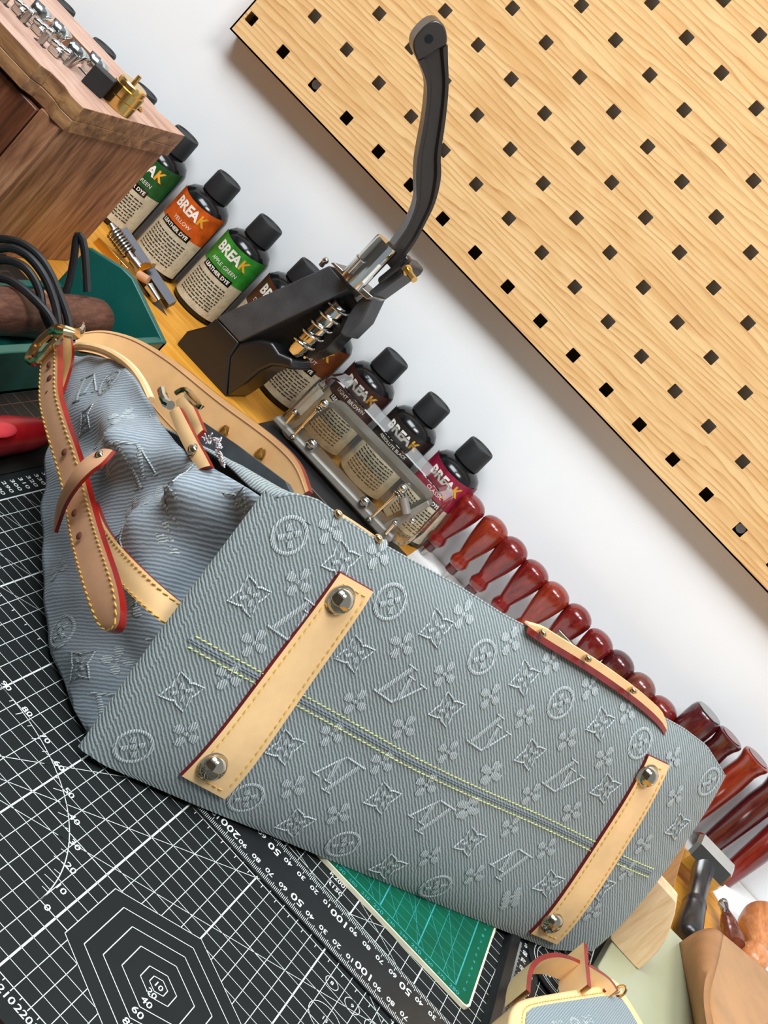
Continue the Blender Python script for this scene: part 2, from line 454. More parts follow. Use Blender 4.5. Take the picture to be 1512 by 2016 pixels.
def mtext(t, a, b, size, z=ZP, xd=(1, 0), bold=.01, mb=PR):
    x = V3(xd[0], xd[1], 0); y = V3(-xd[1], xd[0], 0); put_text(mb, t, ab(a, b, z), x, y, size*.01, bold)
mtext('10', 5.05, 2.25, .52); mtext('20', 5.05, 1.52, .55); mtext('40', 5.15, .82, .6); mtext('60', 5.15, -.12, .65); mtext('80', 5.2, -1.1, .65)
for k in range(10):
    an = math.radians(10*k); c, s_ = math.cos(an), math.sin(an)
    mtext(str(k*10), -10+c*9.33 + (.12 if k == 0 else 0), s_*9.33, .62, ZP+.00005)
for a in range(-20, 26):
    mtext(str((a+20)*10), a, -5.62, .62)
    for h in (0, .5): seg(PR, (a+h, -5), (a+h, -5.3 if h == 0 else -5.22), .04)
for b in range(-5, 45): mtext(str((b+5)*10), -20.75, b+.1, .62, xd=(1, 0))
for a in range(-20, 25): seg(PR, (a+.5, 15.0), (a+.5, 14.68), .04)
for (cx, cy, r, t) in ((11.27, 13.55, .42, '8'), (12.75, 13.52, .5, '9'), (11.95, 10.7, 1.05, '15'), (14.3, 13.5, .6, '10')):
    P = [(cx + r*math.cos(2*PI*k/24), cy + r*math.sin(2*PI*k/24)) for k in range(25)]
    for p, q in zip(P[:-1], P[1:]): seg(PR, p, q, .04)
    mtext(t, cx, cy, .42)
for rr in (20, 21, 24):
    P = [(-5 + (rr+6)*math.cos(math.radians(d)), 2 + (rr-1)*math.sin(math.radians(d))) for d in range(15, 80, 2)]
    for p, q in zip(P[:-1], P[1:]): seg(PR, p, q, .035)
mtext('R200', 8.35, 21.6, .55); mtext('R150', 8.5, 20.7, .55)
PR.build('printed_grid', m_ink, cm, smooth=False)

# second, brown-printed mat to the left
cm2 = thing('cutting_mat', 'dark brown gridded cutting mat lying under the teal tray', 'cutting mat', (.08, -.4, DZ))
mb = MB(); x0, x1, y0, y1 = -.30, .2276, -.62, -.16
mb.prism([(x, y, DZ) for x, y in rrect(x0, x1, y0, y1, .004)], (0, 0, .003)).build('mat_sheet', m_mat2, cm2, smooth=False)
P2 = MB()
for k in range(0, 50):
    xx = .205 - k*.0135
    if xx > x0+.01: seg(P2, ((xx-OX)*100, (y0+.02-OY)*100), ((xx-OX)*100, (y1-.02-OY)*100), .05 if k % 5 else .09)
for k in range(0, 40):
    yy = y0 + .02 + k*.0135
    if yy < y1-.015: seg(P2, ((x0+.02-OX)*100, (yy-OY)*100), ((.205-OX)*100, (yy-OY)*100), .05 if k % 5 else .09)
P2.build('printed_grid', m_ink_brown, cm2, smooth=False)

# ------------------------------------------------------------------ black steel ruler on the mat
RZ = .0003; RT = .0014
rl = thing('steel_ruler', 'long black steel ruler with white figures lying on the mat', 'ruler', (.55, -.49, RZ))
lo0, lo1 = np.array([-6.0, 14.72]), np.array([26.5, 16.02])
dv = (lo1-lo0)/np.linalg.norm(lo1-lo0); nv = np.array([-dv[1], dv[0]]); RWD = 4.22
def rp(l, w, z): return ab(*(lo0 + dv*l + nv*w), z)
LR = np.linalg.norm(lo1-lo0)
MB().prism([rp(0, 0, RZ), rp(LR, 0, RZ), rp(LR, RWD, RZ), rp(0, RWD, RZ)], (0, 0, RT)).build('blade', m_steel_black, rl, smooth=False, bev=.0003)
RPm = MB(); zt = RZ + RT + .00008
def rquad(l, w0, w1, wd):
    RPm.add([rp(l-wd/2, w0, zt), rp(l+wd/2, w0, zt), rp(l+wd/2, w1, zt), rp(l-wd/2, w1, zt)], [(0,1,2,3)])
def rl_of(px, py): 
    q = Wz(px, py, RZ+RT); return ((np.array([(q[0]-OX)*100, (q[1]-OY)*100]) - lo0) @ dv)
l100 = rl_of(720.6, 1905.3)      # lower scale: 100 here
u100 = rl_of(663.8, 1816.7)      # upper scale: 100 here
for base, side, va, step in ((l100, 0, 100, 1), (u100, 1, 100, 1)):
    for mm in range(-190, 320):
        l = base - (mm-va)*.1
        if not (.3 < l < LR-.3): continue
        ln = .62 if mm % 10 == 0 else (.5 if mm % 5 == 0 else .36)
        if side == 0: rquad(l, .06, .06+ln, .028)
        else: rquad(l, RWD-.06-ln, RWD-.06, .028)
    for v in range(0, 320, 10):
        l = base - (v-va)*.1
        if not (.8 < l < LR-.8): continue
        m_ = v % 100; t = str(v) if m_ == 0 and v else (str(m_) if m_ else '0')
        big = (v % 50 == 0)
        y = (1.12 if big else .98) if side == 0 else (RWD-1.12 if big else RWD-.98)
        x = V3(-dv[0], -dv[1], 0); yy = V3(-nv[0], -nv[1], 0)
        put_text(RPm, t, rp(l-.0, y, zt), x, yy, .0088 if big else .0058, .012)
RPm.build('graduations', m_ink, rl, smooth=False)

# second ruler lying along the right side
r2 = thing('steel_ruler', 'narrow dark steel ruler lying between the green mat corner and the small pouch', 'ruler', (.645, -.38, RZ))
p0 = Wz(953, 2016, .004); p1 = Wz(1003, 1832, .004)
d2 = unit((p1-p0)*V3(1, 1, 0)); n2 = V3(d2[1], -d2[0], 0)
def q2(l, w, z): return V3(p0[0], p0[1], 0) + d2*l + n2*w + V3(0, 0, z)
MB().prism([q2(-.12, 0, RZ), q2(-.12, .003, RZ+.004), q2(-.12, .009, RZ+.004), q2(-.12, .0105, RZ+.0015), q2(-.12, .030, RZ+.0012), q2(-.12, .030, RZ)], d2*.30).build('blade', m_steel_black, r2, smooth=False, bev=.0002)
G2 = MB(); z2 = RZ + .0016
for k in range(0, 170):
    l = -.05 + k*.001; ln = .003 if k % 10 == 0 else (.0024 if k % 5 == 0 else .0016)
    G2.add([q2(l-.00014, .0108, z2), q2(l+.00014, .0108, z2), q2(l+.00014, .0108+ln, z2), q2(l-.00014, .0108+ln, z2)], [(0,1,2,3)])
seq = [50, 60, 70, 80, 90, 100, 10, 20, 30, 40, 50, 60, 70, 80, 90]
for k, v in enumerate(seq):
    put_text(G2, str(v), q2(-.012+k*.0095, .0165, z2), d2, -n2, .0052 if v != 100 else .0066, .012)
    put_text(G2, str((30+10*k) % 100), q2(-.012+k*.0095, .0245, z2), d2, -n2, .0042, .005)
G2.build('graduations', m_ink, r2, smooth=False)

# ------------------------------------------------------------------ green cutting mat
gm = thing('cutting_mat', 'small green cutting mat with turquoise grid sticking out from under the handbag', 'cutting mat', (.57, -.40, .0003))
gz0, gz1 = .0004, .0030
ga = Wz(636, 1686, gz1); gb = Wz(922, 1987, gz1); gd = unit(gb-ga); gn = V3(-gd[1], gd[0], 0)
def gp(l, w, z): return gb - gd*l + gn*w + V3(0, 0, z - gb[2])
out = [(-.0005+.004, 0), (.20, 0), (.20, .15), (-.0005, .15), (-.0005, .004), (.001, .001)]
MB().prism([gp(l, w, gz0) for l, w in out], (0, 0, gz1-gz0)).build('mat_sheet', [m_ivory], gm, smooth=False)
ins = .0011
MB().prism([gp(l, w, gz1) for l, w in [(.004, ins), (.1985, ins), (.1985, .1485), (.001, .1485), (.001, .005), (.002, .002)]], (0, 0, .0003)).build('top_layer', m_green, gm, smooth=False)
GP = MB(); gz = gz1 + .0004
def gseg(p, q, wd):
    p = np.array(p); q = np.array(q); d = (q-p)/np.linalg.norm(q-p); nn = np.array([-d[1], d[0]])*wd/2
    GP.add([gp(*(p+nn), gz), gp(*(p-nn), gz), gp(*(q-nn), gz), gp(*(q+nn), gz)], [(0,1,2,3)])
l0, w0 = .0125, .0085
for k in range(0, 19): gseg((l0+k*.01, w0), (l0+k*.01, .145), .0008 if k % 3 == 0 else .00026)
for k in range(0, 14): gseg((l0, w0+k*.01), (.195, w0+k*.01), .0007 if k in (0,) else .00026)
for k in range(6):
    gseg((l0+.02*k+.005, w0), (l0+.02*k+.085, w0+.13), .00026); gseg((l0+.03*k, w0), (l0+.03*k+.04, w0+.12), .00026)
for k in range(0, 16):
    put_text(GP, str(280-10*k), gp(l0+k*.01, w0-.0048, gz), gd, gn, .0042 if k % 3 else .0052, .0)
    put_text(GP, str(k), gp(l0-.006, w0+.004+k*.0085, gz), gd, gn, .0040)
GP.build('printed_grid', m_green_ink, gm, smooth=False)

# white sheet lying at the wall on the right
sh = MB(); sh.prism([(x, y, DZ+.0001) for x, y in ((.792, .0725), (.826, .0365), (1.0, -.14), (1.25, -.14), (1.25, .154), (.4005, .154), (.4005, .03), (.404, -.03), (.62, -.03), (.70, .10))], (0, 0, .0006))
tag(sh.build('paper_sheet', m_paper, smooth=False), 'white paper sheet lying flat on the bench against the wall', 'paper')
# ================================================================== THE HANDBAG
BA = Wz(175, 1490, .0038); BB = Wz(1100, 1870, .0038)
e_ = unit((BB-BA)*V3(1, 1, 0)); m_ = V3(-e_[1], e_[0], 0); Zu = V3(0, 0, 1)
tilt = math.radians(76); q_ = math.cos(tilt)*m_ + math.sin(tilt)*Zu
n_ = unit(np.cross(e_, q_)); n_ = n_ if n_ @ (CAM-BA) > 0 else -n_
def bul(s, t):
    return .013*max(0, 1-((s-.22)/.235)**4)*max(0, 1-((t-.08)/.088)**4) + .0018*math.sin(s*34+t*20)*max(0, 1-((t-.08)/.085)**2)
def XB(s, t, off=0):
    P = BA + s*e_ + t*q_ + n_*(bul(s, t)+off); P[2] = max(P[2], .0037); return P
def st_of(px, py, off=0):
    d = off; s = t = 0
    for _ in range(6):
        P = Wp(px, py, BA + n_*d, n_) - BA; s, t = P @ e_, P @ q_; d = bul(s, t) + off
    return np.array([s, t])
bag = thing('tote_bag', 'large grey monogram denim tote bag tipped over with natural leather straps', 'handbag', BA + e_*.2 + m_*.13)
NU, NV = 72, 30
bot = resamp([st_of(*p) for p in [(176,1487),(250,1541),(320,1562),(390,1588),(510,1646),(640,1692),(800,1762),(900,1800),(990,1838),(1060,1868),(1160,1872)]], NU)
top = resamp([st_of(*p) for p in [(545,982),(575,974),(620,984),(700,1040),(760,1078),(900,1155),(1000,1218),(1050,1242),(1100,1269),(1160,1304),(1247,1364),(1300,1411),(1345,1436),(1390,1470),(1424,1524)]], NU)
def base_st(i, v):
    a = bot[i]*(1-v) + top[i]*v
    u = i/(NU-1)
    # right-hand edge bows out a little
    return a + np.array([.006*math.sin(PI*v)*u**6 - .003*math.sin(PI*v)*(1-u)**8, 0])
G = []; UVs = []
for i in range(NU):
    r = []; ur = []
    for j in range(NV):
        v = j/(NV-1); s, t = base_st(i, v); r.append(XB(s, t)); ur.append((s*1000, t*1000))
    G.append(r); UVs.append(ur)
# rolled-over rim so the edges are round, then the other panels
def edge_roll(line, dirn, k=4, r=.006):
    rows = []
    for a in range(1, k+1):
        th = PI/2*a/k; rows.append([p + dirn*(r*math.sin(th)) - n_*(r*(1-math.cos(th))) for p in line])
    return rows
mb = MB(); mb.grid(G, 0, UVs)
left_edge = [G[0][j] for j in range(NV)]; right_edge = [G[-1][j] for j in range(NV)]
top_edge = [G[i][-1] for i in range(NU)]; bot_edge = [G[i][0] for i in range(NU)]
def strip(line, uvl, dirn, r):
    rows = [line] + edge_roll(line, dirn, 4, r); U = [[(u[0] + (dirn @ e_)*1000*r*a/2.5, u[1] + (dirn @ q_)*1000*r*a/2.5) for u in uvl] for a in range(5)]
    mb.grid(rows, 0, U)
    return rows[-1]
le2 = strip(left_edge, [UVs[0][j] for j in range(NV)], -e_, .005)
re2 = strip(right_edge, [UVs[-1][j] for j in range(NV)], e_, .010)
base_o = mb.build('base_panel', m_denim, bag, flip=True, ang=60)
# back panel (upper side) : from the base's top edge to the mouth
DM = .275
def drop(d, u):
    k = .38 + .16*min(1, u/.08)
    return -k*d + .004*math.sin(PI*min(1, d/DM)) - .006*(1-math.exp(-d/.012))
ND = 26; G2_ = []; U2_ = []
for i in range(NU):
    u = i/(NU-1); r = []; ur = []
    for j in range(ND):
        d = DM*j/(ND-1); wr = .003*math.sin(u*21 + d*30)*min(1, d/.05)
        pp = top_edge[i] + m_*d + Zu*(drop(d, u) + wr) + e_*(.02*(d/DM)*(1-u)**3 - .02*(d/DM)*u**3); pp[2] = max(pp[2], .012); r.append(pp); ur.append((top[i][0]*1000, 160+d*1000))
    G2_.append(r); U2_.append(ur)
back_o = MB().grid(G2_, 0, U2_).build('back_panel', m_denim_t, bag, solid=.0012, ang=60)
G3_ = []; U3_ = []
for i in range(NU):
    r = []; ur = []
    for j in range(14):
        d = DM*j/13; p = bot_edge[i] + m_*d + e_*(.055*(d/DM)*(1-i/(NU-1))**2); p[2] = .0045 if j else max(.0040, p[2]); r.append(p); ur.append((bot[i][0]*1000, -d*1000))
    G3_.append(r); U3_.append(ur)
MB().grid(G3_, 0, U3_).build('front_panel', m_denim_t, bag, ang=60)
G4_ = []; U4_ = []
for j in range(ND):
    d = DM*j/(ND-1); p0 = bot_edge[-1] + m_*d; p0[2] = .0045; p1 = top_edge[-1] + m_*d + Zu*drop(d, 1); p1[2] = max(p1[2], .012)
    r = []; ur = []
    for k in range(14):
        v = k/13; bow = .012 - .030*math.sin(PI*v)*min(1, d/.06)*.6
        r.append(p0*(1-v) + p1*v + e_*(bow if 0 < k < 13 else 0)*min(1, d/.02)); ur.append((d*1000, v*150))
    G4_.append(r); U4_.append(ur)
MB().grid(G4_, 0, U4_).build('side_panel', m_denim_g, bag, ang=60)
# left side panel: seen in the photograph
def Gdz(px, py, off=0): P = Wp(px, py, BA - e_*off, e_) - BA; return np.array([P @ m_, P[2]])
def XG(d, z, off=0): return BA + d*m_ + V3(0, 0, z - BA[2]) - e_*off
gb = smooth_pts([Gdz(*p) for p in [(176,1487),(152,1395),(136,1270),(125,1130),(119,1000),(120,870),(140,716)]], 60)
gt = smooth_pts([Gdz(*p) for p in [(545,982),(505,953),(440,922),(385,882),(348,832),(325,785),(292,737),(235,702),(150,692)]], 60)
ridges = [((548,968),(420,985),.011,.010),((420,985),(330,1045),.010,.012),((330,1045),(290,1090),.006,.012),
          ((430,925),(300,905),.006,.010),((300,905),(215,930),.007,.012),((260,800),(330,930),.004,.010),((150,760),(330,900),.005,.012),
          ((185,1010),(260,1180),-.004,.010),((300,1150),(350,1100),.004,.010),((160,1180),(200,1420),.004,.014),((460,1010),(380,1120),-.012,.014),((380,1120),(300,1250),-.008,.014)]
RD = [(Gdz(*a), Gdz(*b), h, w) for a, b, h, w in ridges]
def wrinkle(d, z, ed):
    p = np.array([d, z]); w = 0
    for a, b, h, s in RD:
        ab_ = b-a; t = min(1, max(0, ((p-a) @ ab_)/(ab_ @ ab_))); w += h*math.exp(-(np.linalg.norm(p-a-ab_*t)/s)**2)
    w += .0016*math.sin(d*150+z*60)*math.sin(z*130-d*40)
    tuck = -.016*(1-math.exp(-ed/.004))*math.exp(-ed/.022)
    return w*min(1, ed/.012) + tuck + .010*math.sin(PI*min(1, ed/.26))
G5 = []; U5 = []; NG = 60; NH = 44
for i in range(NG):
    r = []; ur = []
    for j in range(NH):
        v = j/(NH-1); dz = gb[i]*(1-v) + gt[i]*v; ed = (i/(NG-1))*.27
        dz[1] = max(dz[1], .0034)
        if i == 0: r.append(left_edge[min(NV-1, round(v*(NV-1)))] if False else XG(*dz, -.003))
        else: r.append(XG(dz[0], dz[1], wrinkle(dz[0], dz[1], ed)))
        ur.append((dz[0]*1000, dz[1]*1000))
    G5.append(r); U5.append(ur)
MB().grid(G5, 0, U5).build('side_panel', m_denim_g, bag, ang=70, solid=.001)
# rim binding of light leather
rim_px = [(142,735),(150,694),(190,683),(240,694),(285,722),(312,756),(328,792)]
rim = [XG(*Gdz(*p), .008) for p in smooth_pts(rim_px, 30)]
mb = MB(); mb.tube(rim, .0024, 8); mb.build('rim_binding', m_veg, bag)
# lining seen in the open mouth
lin_px = [(330,800),(345,830),(380,890),(440,950),(560,985),(520,905),(420,830),(352,785)]
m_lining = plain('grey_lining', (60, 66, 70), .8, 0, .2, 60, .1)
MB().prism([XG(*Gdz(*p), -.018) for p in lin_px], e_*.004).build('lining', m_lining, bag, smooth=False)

# ---- woven motifs (strokes in local units, then laid on the cloth)
def stroke(pts, w): return ('s', pts, w)
def circ(r, n=22, a0=0): return [(r*math.cos(2*PI*k/n+a0), r*math.sin(2*PI*k/n+a0)) for k in range(n+1)]
def petal_flower(sz):
    S = []
    for k in range(4):
        a = PI/4 + k*PI/2 - PI/4; c, s = math.cos(a), math.sin(a)
        pt = [(.16, 0), (.45, .27), (.85, .30), (1.0, 0), (.85, -.30), (.45, -.27)]
        S.append(('p', [(sz*(c*x-s*y), sz*(s*x+c*y)) for x, y in pt]))
    S.append(('p', circ(.16*sz, 8)[:-1]))
    return S
def motif_F(): return petal_flower(8.2)
def motif_C():
    S = [stroke(circ(9.2), 2.1)]
    for k in range(4):
        a = PI/4 + k*PI/2; c, s = math.cos(a), math.sin(a); S.append(stroke([(c*2.6, s*2.6), (c*6.2, s*6.2)], 3.2))
    S.append(('p', circ(1.9, 10)[:-1])); return S
def motif_S():
    P = []
    for k in range(4):
        a = k*PI/2 + PI/4
        P.append((11*math.cos(a), 11*math.sin(a)))
        for t in (-.25, 0, .25): P.append(((5.6+abs(t)*5)*math.cos(a+PI/4+t), (5.6+abs(t)*5)*math.sin(a+PI/4+t)))
    P.append(P[0]); S = [stroke(P, 1.5)]
    for k in range(4):
        a = PI/4 + k*PI/2; c, s = math.cos(a), math.sin(a); S.append(stroke([(c*1.6, s*1.6), (c*5.2, s*5.2)], 2.3))
    return S
def motif_L():
    return [stroke([(-1.6, 9.2), (-7.2, -8.4)], 2.7), stroke([(-5.0, 9.6), (1.4, 9.6)], 1.1), stroke([(-10.6, -9.0), (2.4, -9.0)], 1.4), stroke([(2.4, -9.0), (4.2, -5.0)], 1.6),
            stroke([(1.6, 5.0), (4.2, -6.4)], 2.7), stroke([(4.2, -6.4), (10.4, 5.0)], 1.3), stroke([(-.8, 5.4), (4.0, 5.4)], 1.1), stroke([(7.6, 5.4), (12.6, 5.4)], 1.1)]
MOT = {'F': motif_F(), 'C': motif_C(), 'S': motif_S(), 'L': motif_L()}
def lay(mb, kind, surf, c, ang, sc=1.0, flipx=1):
    if kind == 'L': sc *= 1.15
    ca, sa = math.cos(ang), math.sin(ang)
    def pt(x, y, lift):
        x *= flipx; xx = (ca*x - sa*y)*sc; yy = (sa*x + ca*y)*sc
        return surf(c[0] + xx*.001, c[1] + yy*.001, lift), ((c[0]*1000+xx), (c[1]*1000+yy))
    for it in MOT[kind]:
        if it[0] == 'p':
            P = [pt(x, y, .0004) for x, y in it[1]]; cx = np.mean([p for p in it[1]], axis=0); cp = pt(*cx, .0007)
            V = [cp[0]] + [p[0] for p in P]; U = [cp[1]] + [p[1] for p in P]; n = len(P)
            mb.add(V, [(0, 1+k, 1+(k+1) % n) for k in range(n)], 0, U)
        else:
            P = np.array(it[1], float); w = it[2]/2; closed = np.allclose(P[0], P[-1])
            P = P if len(P) > 4 else resamp(P, max(len(P), 5)) if len(P) == 2 else P
            V = []; U = []
            for k in range(len(P)):
                a = P[k-1] if k else (P[-2] if closed else P[0]); b = P[k+1] if k < len(P)-1 else (P[1] if closed else P[-1])
                t = (b-a)/(np.linalg.norm(b-a)+1e-9); nn = np.array([-t[1], t[0]])*w
                for sg, lf in ((1, .0003), (0, .0008), (-1, .0003)):
                    X, uu = pt(*(P[k]+nn*sg), lf); V.append(X); U.append(uu)
            F = []
            for k in range(len(P)-1):
                for c2 in (0, 1): F.append((k*3+c2, k*3+c2+1, k*3+c2+4, k*3+c2+3))
            mb.add(V, F, 0, U)
c4 = lambda x, y: (340+x/2.29, 960+y/2.29)
c5 = lambda x, y: (800+x/2.326, 1150+y/2.326)
c1 = lambda x, y: (500+x/2.52, 1500+y/2.52)
up_m = [('C',c4(525,215)),('F',c4(565,425)),('S',c4(345,490)),('F',c4(365,700)),('L',c4(560,600)),('S',c4(760,330)),('F',c4(925,300)),('C',c4(980,515)),('S',c4(820,750)),('F',c4(1030,710)),('L',c4(1030,890)),('F',c4(820,965)),('S',c4(1190,635)),('C',c4(1395,765)),('F',c4(1225,840)),('S',c4(1235,1000)),('F',c4(1310,570)),('F',c4(1040,1080)),('L',c4(1430,1110)),('F',c4(1240,1190)),('F',c4(1430,940)),('F',c4(1440,1290)),('F',(650,1042)),
        ('F',c5(475,260)),('S',c5(540,430)),('F',c5(660,355)),('C',c5(705,545)),('F',c5(540,605)),('F',c5(840,470)),('S',c5(565,780)),('F',c5(735,710)),('S',c5(890,640)),('F',c5(380,860)),('L',c5(720,880)),('C',c5(1070,730)),('F',c5(905,795)),('F',c5(570,960)),('S',c5(910,935)),('F',c5(755,1040)),('F',c5(1220,800)),('F',c5(1230,970)),('C',c5(1385,905)),('S',c5(1240,1110)),('F',c5(1085,1190)),('F',c5(1010,580))]
lo_m = [('F',c4(250,850)),('S',c4(40,920)),('F',c4(60,1110)),('S',c4(505,1170)),('F',c4(715,1110)),('L',c4(740,1290)),('F',c4(540,1350)),('C',c4(330,1400)),('F',c4(940,1240)),('S',c4(945,1400)),('F',c4(1140,1340)),('F',c4(745,1470)),('L',c4(1160,1480)),('F',c4(1320,1440)),('C',(262,1470)),
        ('F',c5(290,1025)),('S',c5(290,1180)),('F',c5(475,1110)),('L',c5(470,1280)),('F',c5(310,1330)),('F',c5(640,1210)),('S',c5(650,1370)),('F',c5(480,1430)),('C',c1(440,410)),('S',c1(205,305)),('S',c1(665,520)),('C',c1(900,620)),('F',c1(870,470)),('F',c1(1270,690)),('S',c5(890,1390)),('F',c5(1010,1310)),('F',c5(850,1500))]
MM = MB()
for k, p in up_m: s, t = st_of(*p); lay(MM, k, XB, (s, t), -.10, 1.0)
for k, p in lo_m: s, t = st_of(*p); lay(MM, k, XB, (s, t), PI-.10, 1.0)
mo = MM.build('woven_monogram', m_motif, base_o, flip=True, smooth=True, ang=60); mo['kind'] = 'stuff'
GMm = MB()
from mathutils.interpolate import poly_3d_calc
GA = np.array(G5)[:, :, :]; GU = np.array(U5)
def surfG(d, z, lift):
    # nearest cell of the side panel grid, inverse distance blend
    D = (GU[:, :, 0]-d*1000)**2 + (GU[:, :, 1]-z*1000)**2
    i, j = np.unravel_index(np.argmin(D), D.shape); i = min(max(i, 2), NG-2); j = min(max(j, 1), NH-2)
    A2 = np.stack([(GU[i+1, j]-GU[i-1, j])/2, (GU[i, j+1]-GU[i, j-1])/2], 1)
    al, be = np.clip(np.linalg.solve(A2, np.array([d*1000, z*1000]) - GU[i, j]), -1.5, 1.5)
    P = GA[i, j] + al*(GA[i+1, j]-GA[i-1, j])/2 + be*(GA[i, j+1]-GA[i, j-1])/2
    return P - e_*(lift+.0010)
for k, p in [('L',(400,1025)),('F',(368,1062)),('S',(282,1085)),('F',(300,1010)),('L',(330,935)),('S',(410,960)),('F',(365,1150)),('L',(300,1270)),('F',(240,1290)),('S',(190,1310)),('L',(215,1390)),('F',(290,1180)),('C',(250,760)),('F',(300,840)),('S',(215,840)),('L',(205,770)),('F',(250,880)),('C',(165,1250)),('F',(160,1130)),('S',(480,990)),('F',(350,990)),('F',(270,930))]:
    d, z = Gdz(*p); lay(GMm, k, surfG, (d, z), 2.2, .92)
go = GMm.build('woven_monogram', m_motif, bag, flip=True, ang=60); go['kind'] = 'stuff'

# ---- centre seam and lime stitching on the base
def stitch(mb, P, up, step=.0034, ln=.0026, r=.00042, mat=0, skew=0.0):
    """short thread capsules along polyline P (3-D), raised along up"""
    P = np.array(P); d = np.r_[0, np.cumsum(np.linalg.norm(np.diff(P, axis=0), axis=1))]
    x = step*.5
    while x < d[-1]-ln:
        a = np.array([np.interp(x, d, P[:, k]) for k in range(3)]); b = np.array([np.interp(x+ln, d, P[:, k]) for k in range(3)])
        t = unit(b-a); w = np.cross(t, up); a = a + w*skew; b = b - w*skew
        c = (a+b)/2 + up*r*.9
        L = np.linalg.norm(b-a)/2; t = unit(b-a); w = unit(np.cross(t, up))
        V = []
        for h, rr in ((-1, .35), (-.5, 1), (.5, 1), (1, .35)):
            for th in range(5): V.append(c + t*L*h + rr*r*(math.cos(2*PI*th/5)*w + math.sin(2*PI*th/5)*up))
        F = [(i*5+k, i*5+(k+1) % 5, (i+1)*5+(k+1) % 5, (i+1)*5+k) for i in range(3) for k in range(5)] + [(4,3,2,1,0), (15,16,17,18,19)]
        mb.add(V, F, mat); x += step
seam_px = [(371,1258),(480,1318),(593,1379),(700,1438),(800,1494),(950,1565),(1157,1660),(1282,1718)]
sc_ = resamp([st_of(*p) for p in seam_px], 60)
mb = MB(); rows = []; us = []
for s, t in sc_:
    r = []; ur = []
    for w, h in ((-.0014, .0000), (-.0009, .0006), (-.0003, .0006), (0, .0000), (.0003, .0006), (.0009, .0006), (.0014, .0000)):
        r.append(XB(s, t+w, h)); ur.append((s*1000, (t+w)*1000))
    rows.append(r); us.append(ur)
mb.grid(rows, 0, us).build('centre_seam', denim('denim_seam', math.radians(-41), (90, 100, 112), (158, 170, 174)), base_o, flip=True)
mb = MB()
for w in (-.0032, .0031): stitch(mb, [XB(s, t+w, .0004) for s, t in sc_], n_, .0036, .0027, .0004, skew=.0003)
so = mb.build('lime_stitching', m_thread_g, base_o, flip=True); so['kind'] = 'stuff'

# ---- two leather foot straps with domed studs
def stud(parent, c, nrm, r, mat=m_nickel):
    MB().lathe([(r*1.12, 0), (r*1.12, r*.12), (r, r*.16), (r*.95, r*.38), (r*.8, r*.62), (r*.55, r*.8), (r*.28, r*.9), (.0001, r*.93)], c, nrm, 28).build('domed_stud', mat, parent, ang=50)
def foot_strap(TL, TR, BR, BL, studs, sr):
    cs = [st_of(*p, .0022) for p in (TL, TR, BR, BL)]; N = 30; K = 6
    T = .0024; rows = []; red = MB(); top_ = []; 
    for i in range(N):
        v = i/(N-1); a = cs[0]*(1-v)+cs[3]*v; b = cs[1]*(1-v)+cs[2]*v
        top_.append([XB(*(a*(1-k/(K-1)) + b*(k/(K-1))), T) for k in range(K)])
    mb = MB(); mb.grid(top_)
    per = [top_[0][k] for k in range(K)] + [top_[i][-1] for i in range(1, N)] + [top_[-1][k] for k in range(K-2, -1, -1)] + [top_[i][0] for i in range(N-2, 0, -1)]
    so = mb.build('foot_strap', m_veg, bag, flip=True)
    cen = np.mean(per, axis=0)
    redp = [p + unit(p-cen)*0 for p in per]
    n = len(redp); mb = MB()
    mb.add(redp + [p - n_*T*1.4 + unit((p-cen) - n_*((p-cen) @ n_))*.0004 for p in redp], [(i, (i+1) % n, n+(i+1) % n, n+i) for i in range(n)])
    mb.build('painted_edge', m_redd, so, flip=True)
    loop = [cs[0]*.0 + 0]
    def ins(a, b):   # inset grid point
        p = (cs[0]*(1-a)+cs[1]*a)*(1-b) + (cs[3]*(1-a)+cs[2]*a)*b; return XB(*p, T+.0001)
    iw = .12; ih = .03
    L = [ins(iw, ih), ins(1-iw, ih)]; mb = MB()
    for A, B in (((iw, ih), (1-iw, ih)), ((1-iw, ih), (1-iw, 1-ih)), ((1-iw, 1-ih), (iw, 1-ih)), ((iw, 1-ih), (iw, ih))):
        P = [ins(A[0]*(1-k/24)+B[0]*k/24, A[1]*(1-k/24)+B[1]*k/24) for k in range(25)]
        stitch(mb, P, n_, .0042, .0030, .00036)
    o = mb.build('yellow_stitching', m_thread, so, flip=True); o['kind'] = 'stuff'
    for p in studs:
        s, t = st_of(*p, T+.003); stud(so, XB(s, t, T-.0004), n_, sr)
    return so
foot_strap((669.7,1128),(735,1165),(442.6,1573.5),(357.5,1527.7), [(675,1187),(424,1515)], .0074)
foot_strap((1277.2,1487.5),(1318,1506.8),(1096.6,1859.4),(1045,1837.9), [(1279.5,1533),(1092,1821)], .0071)

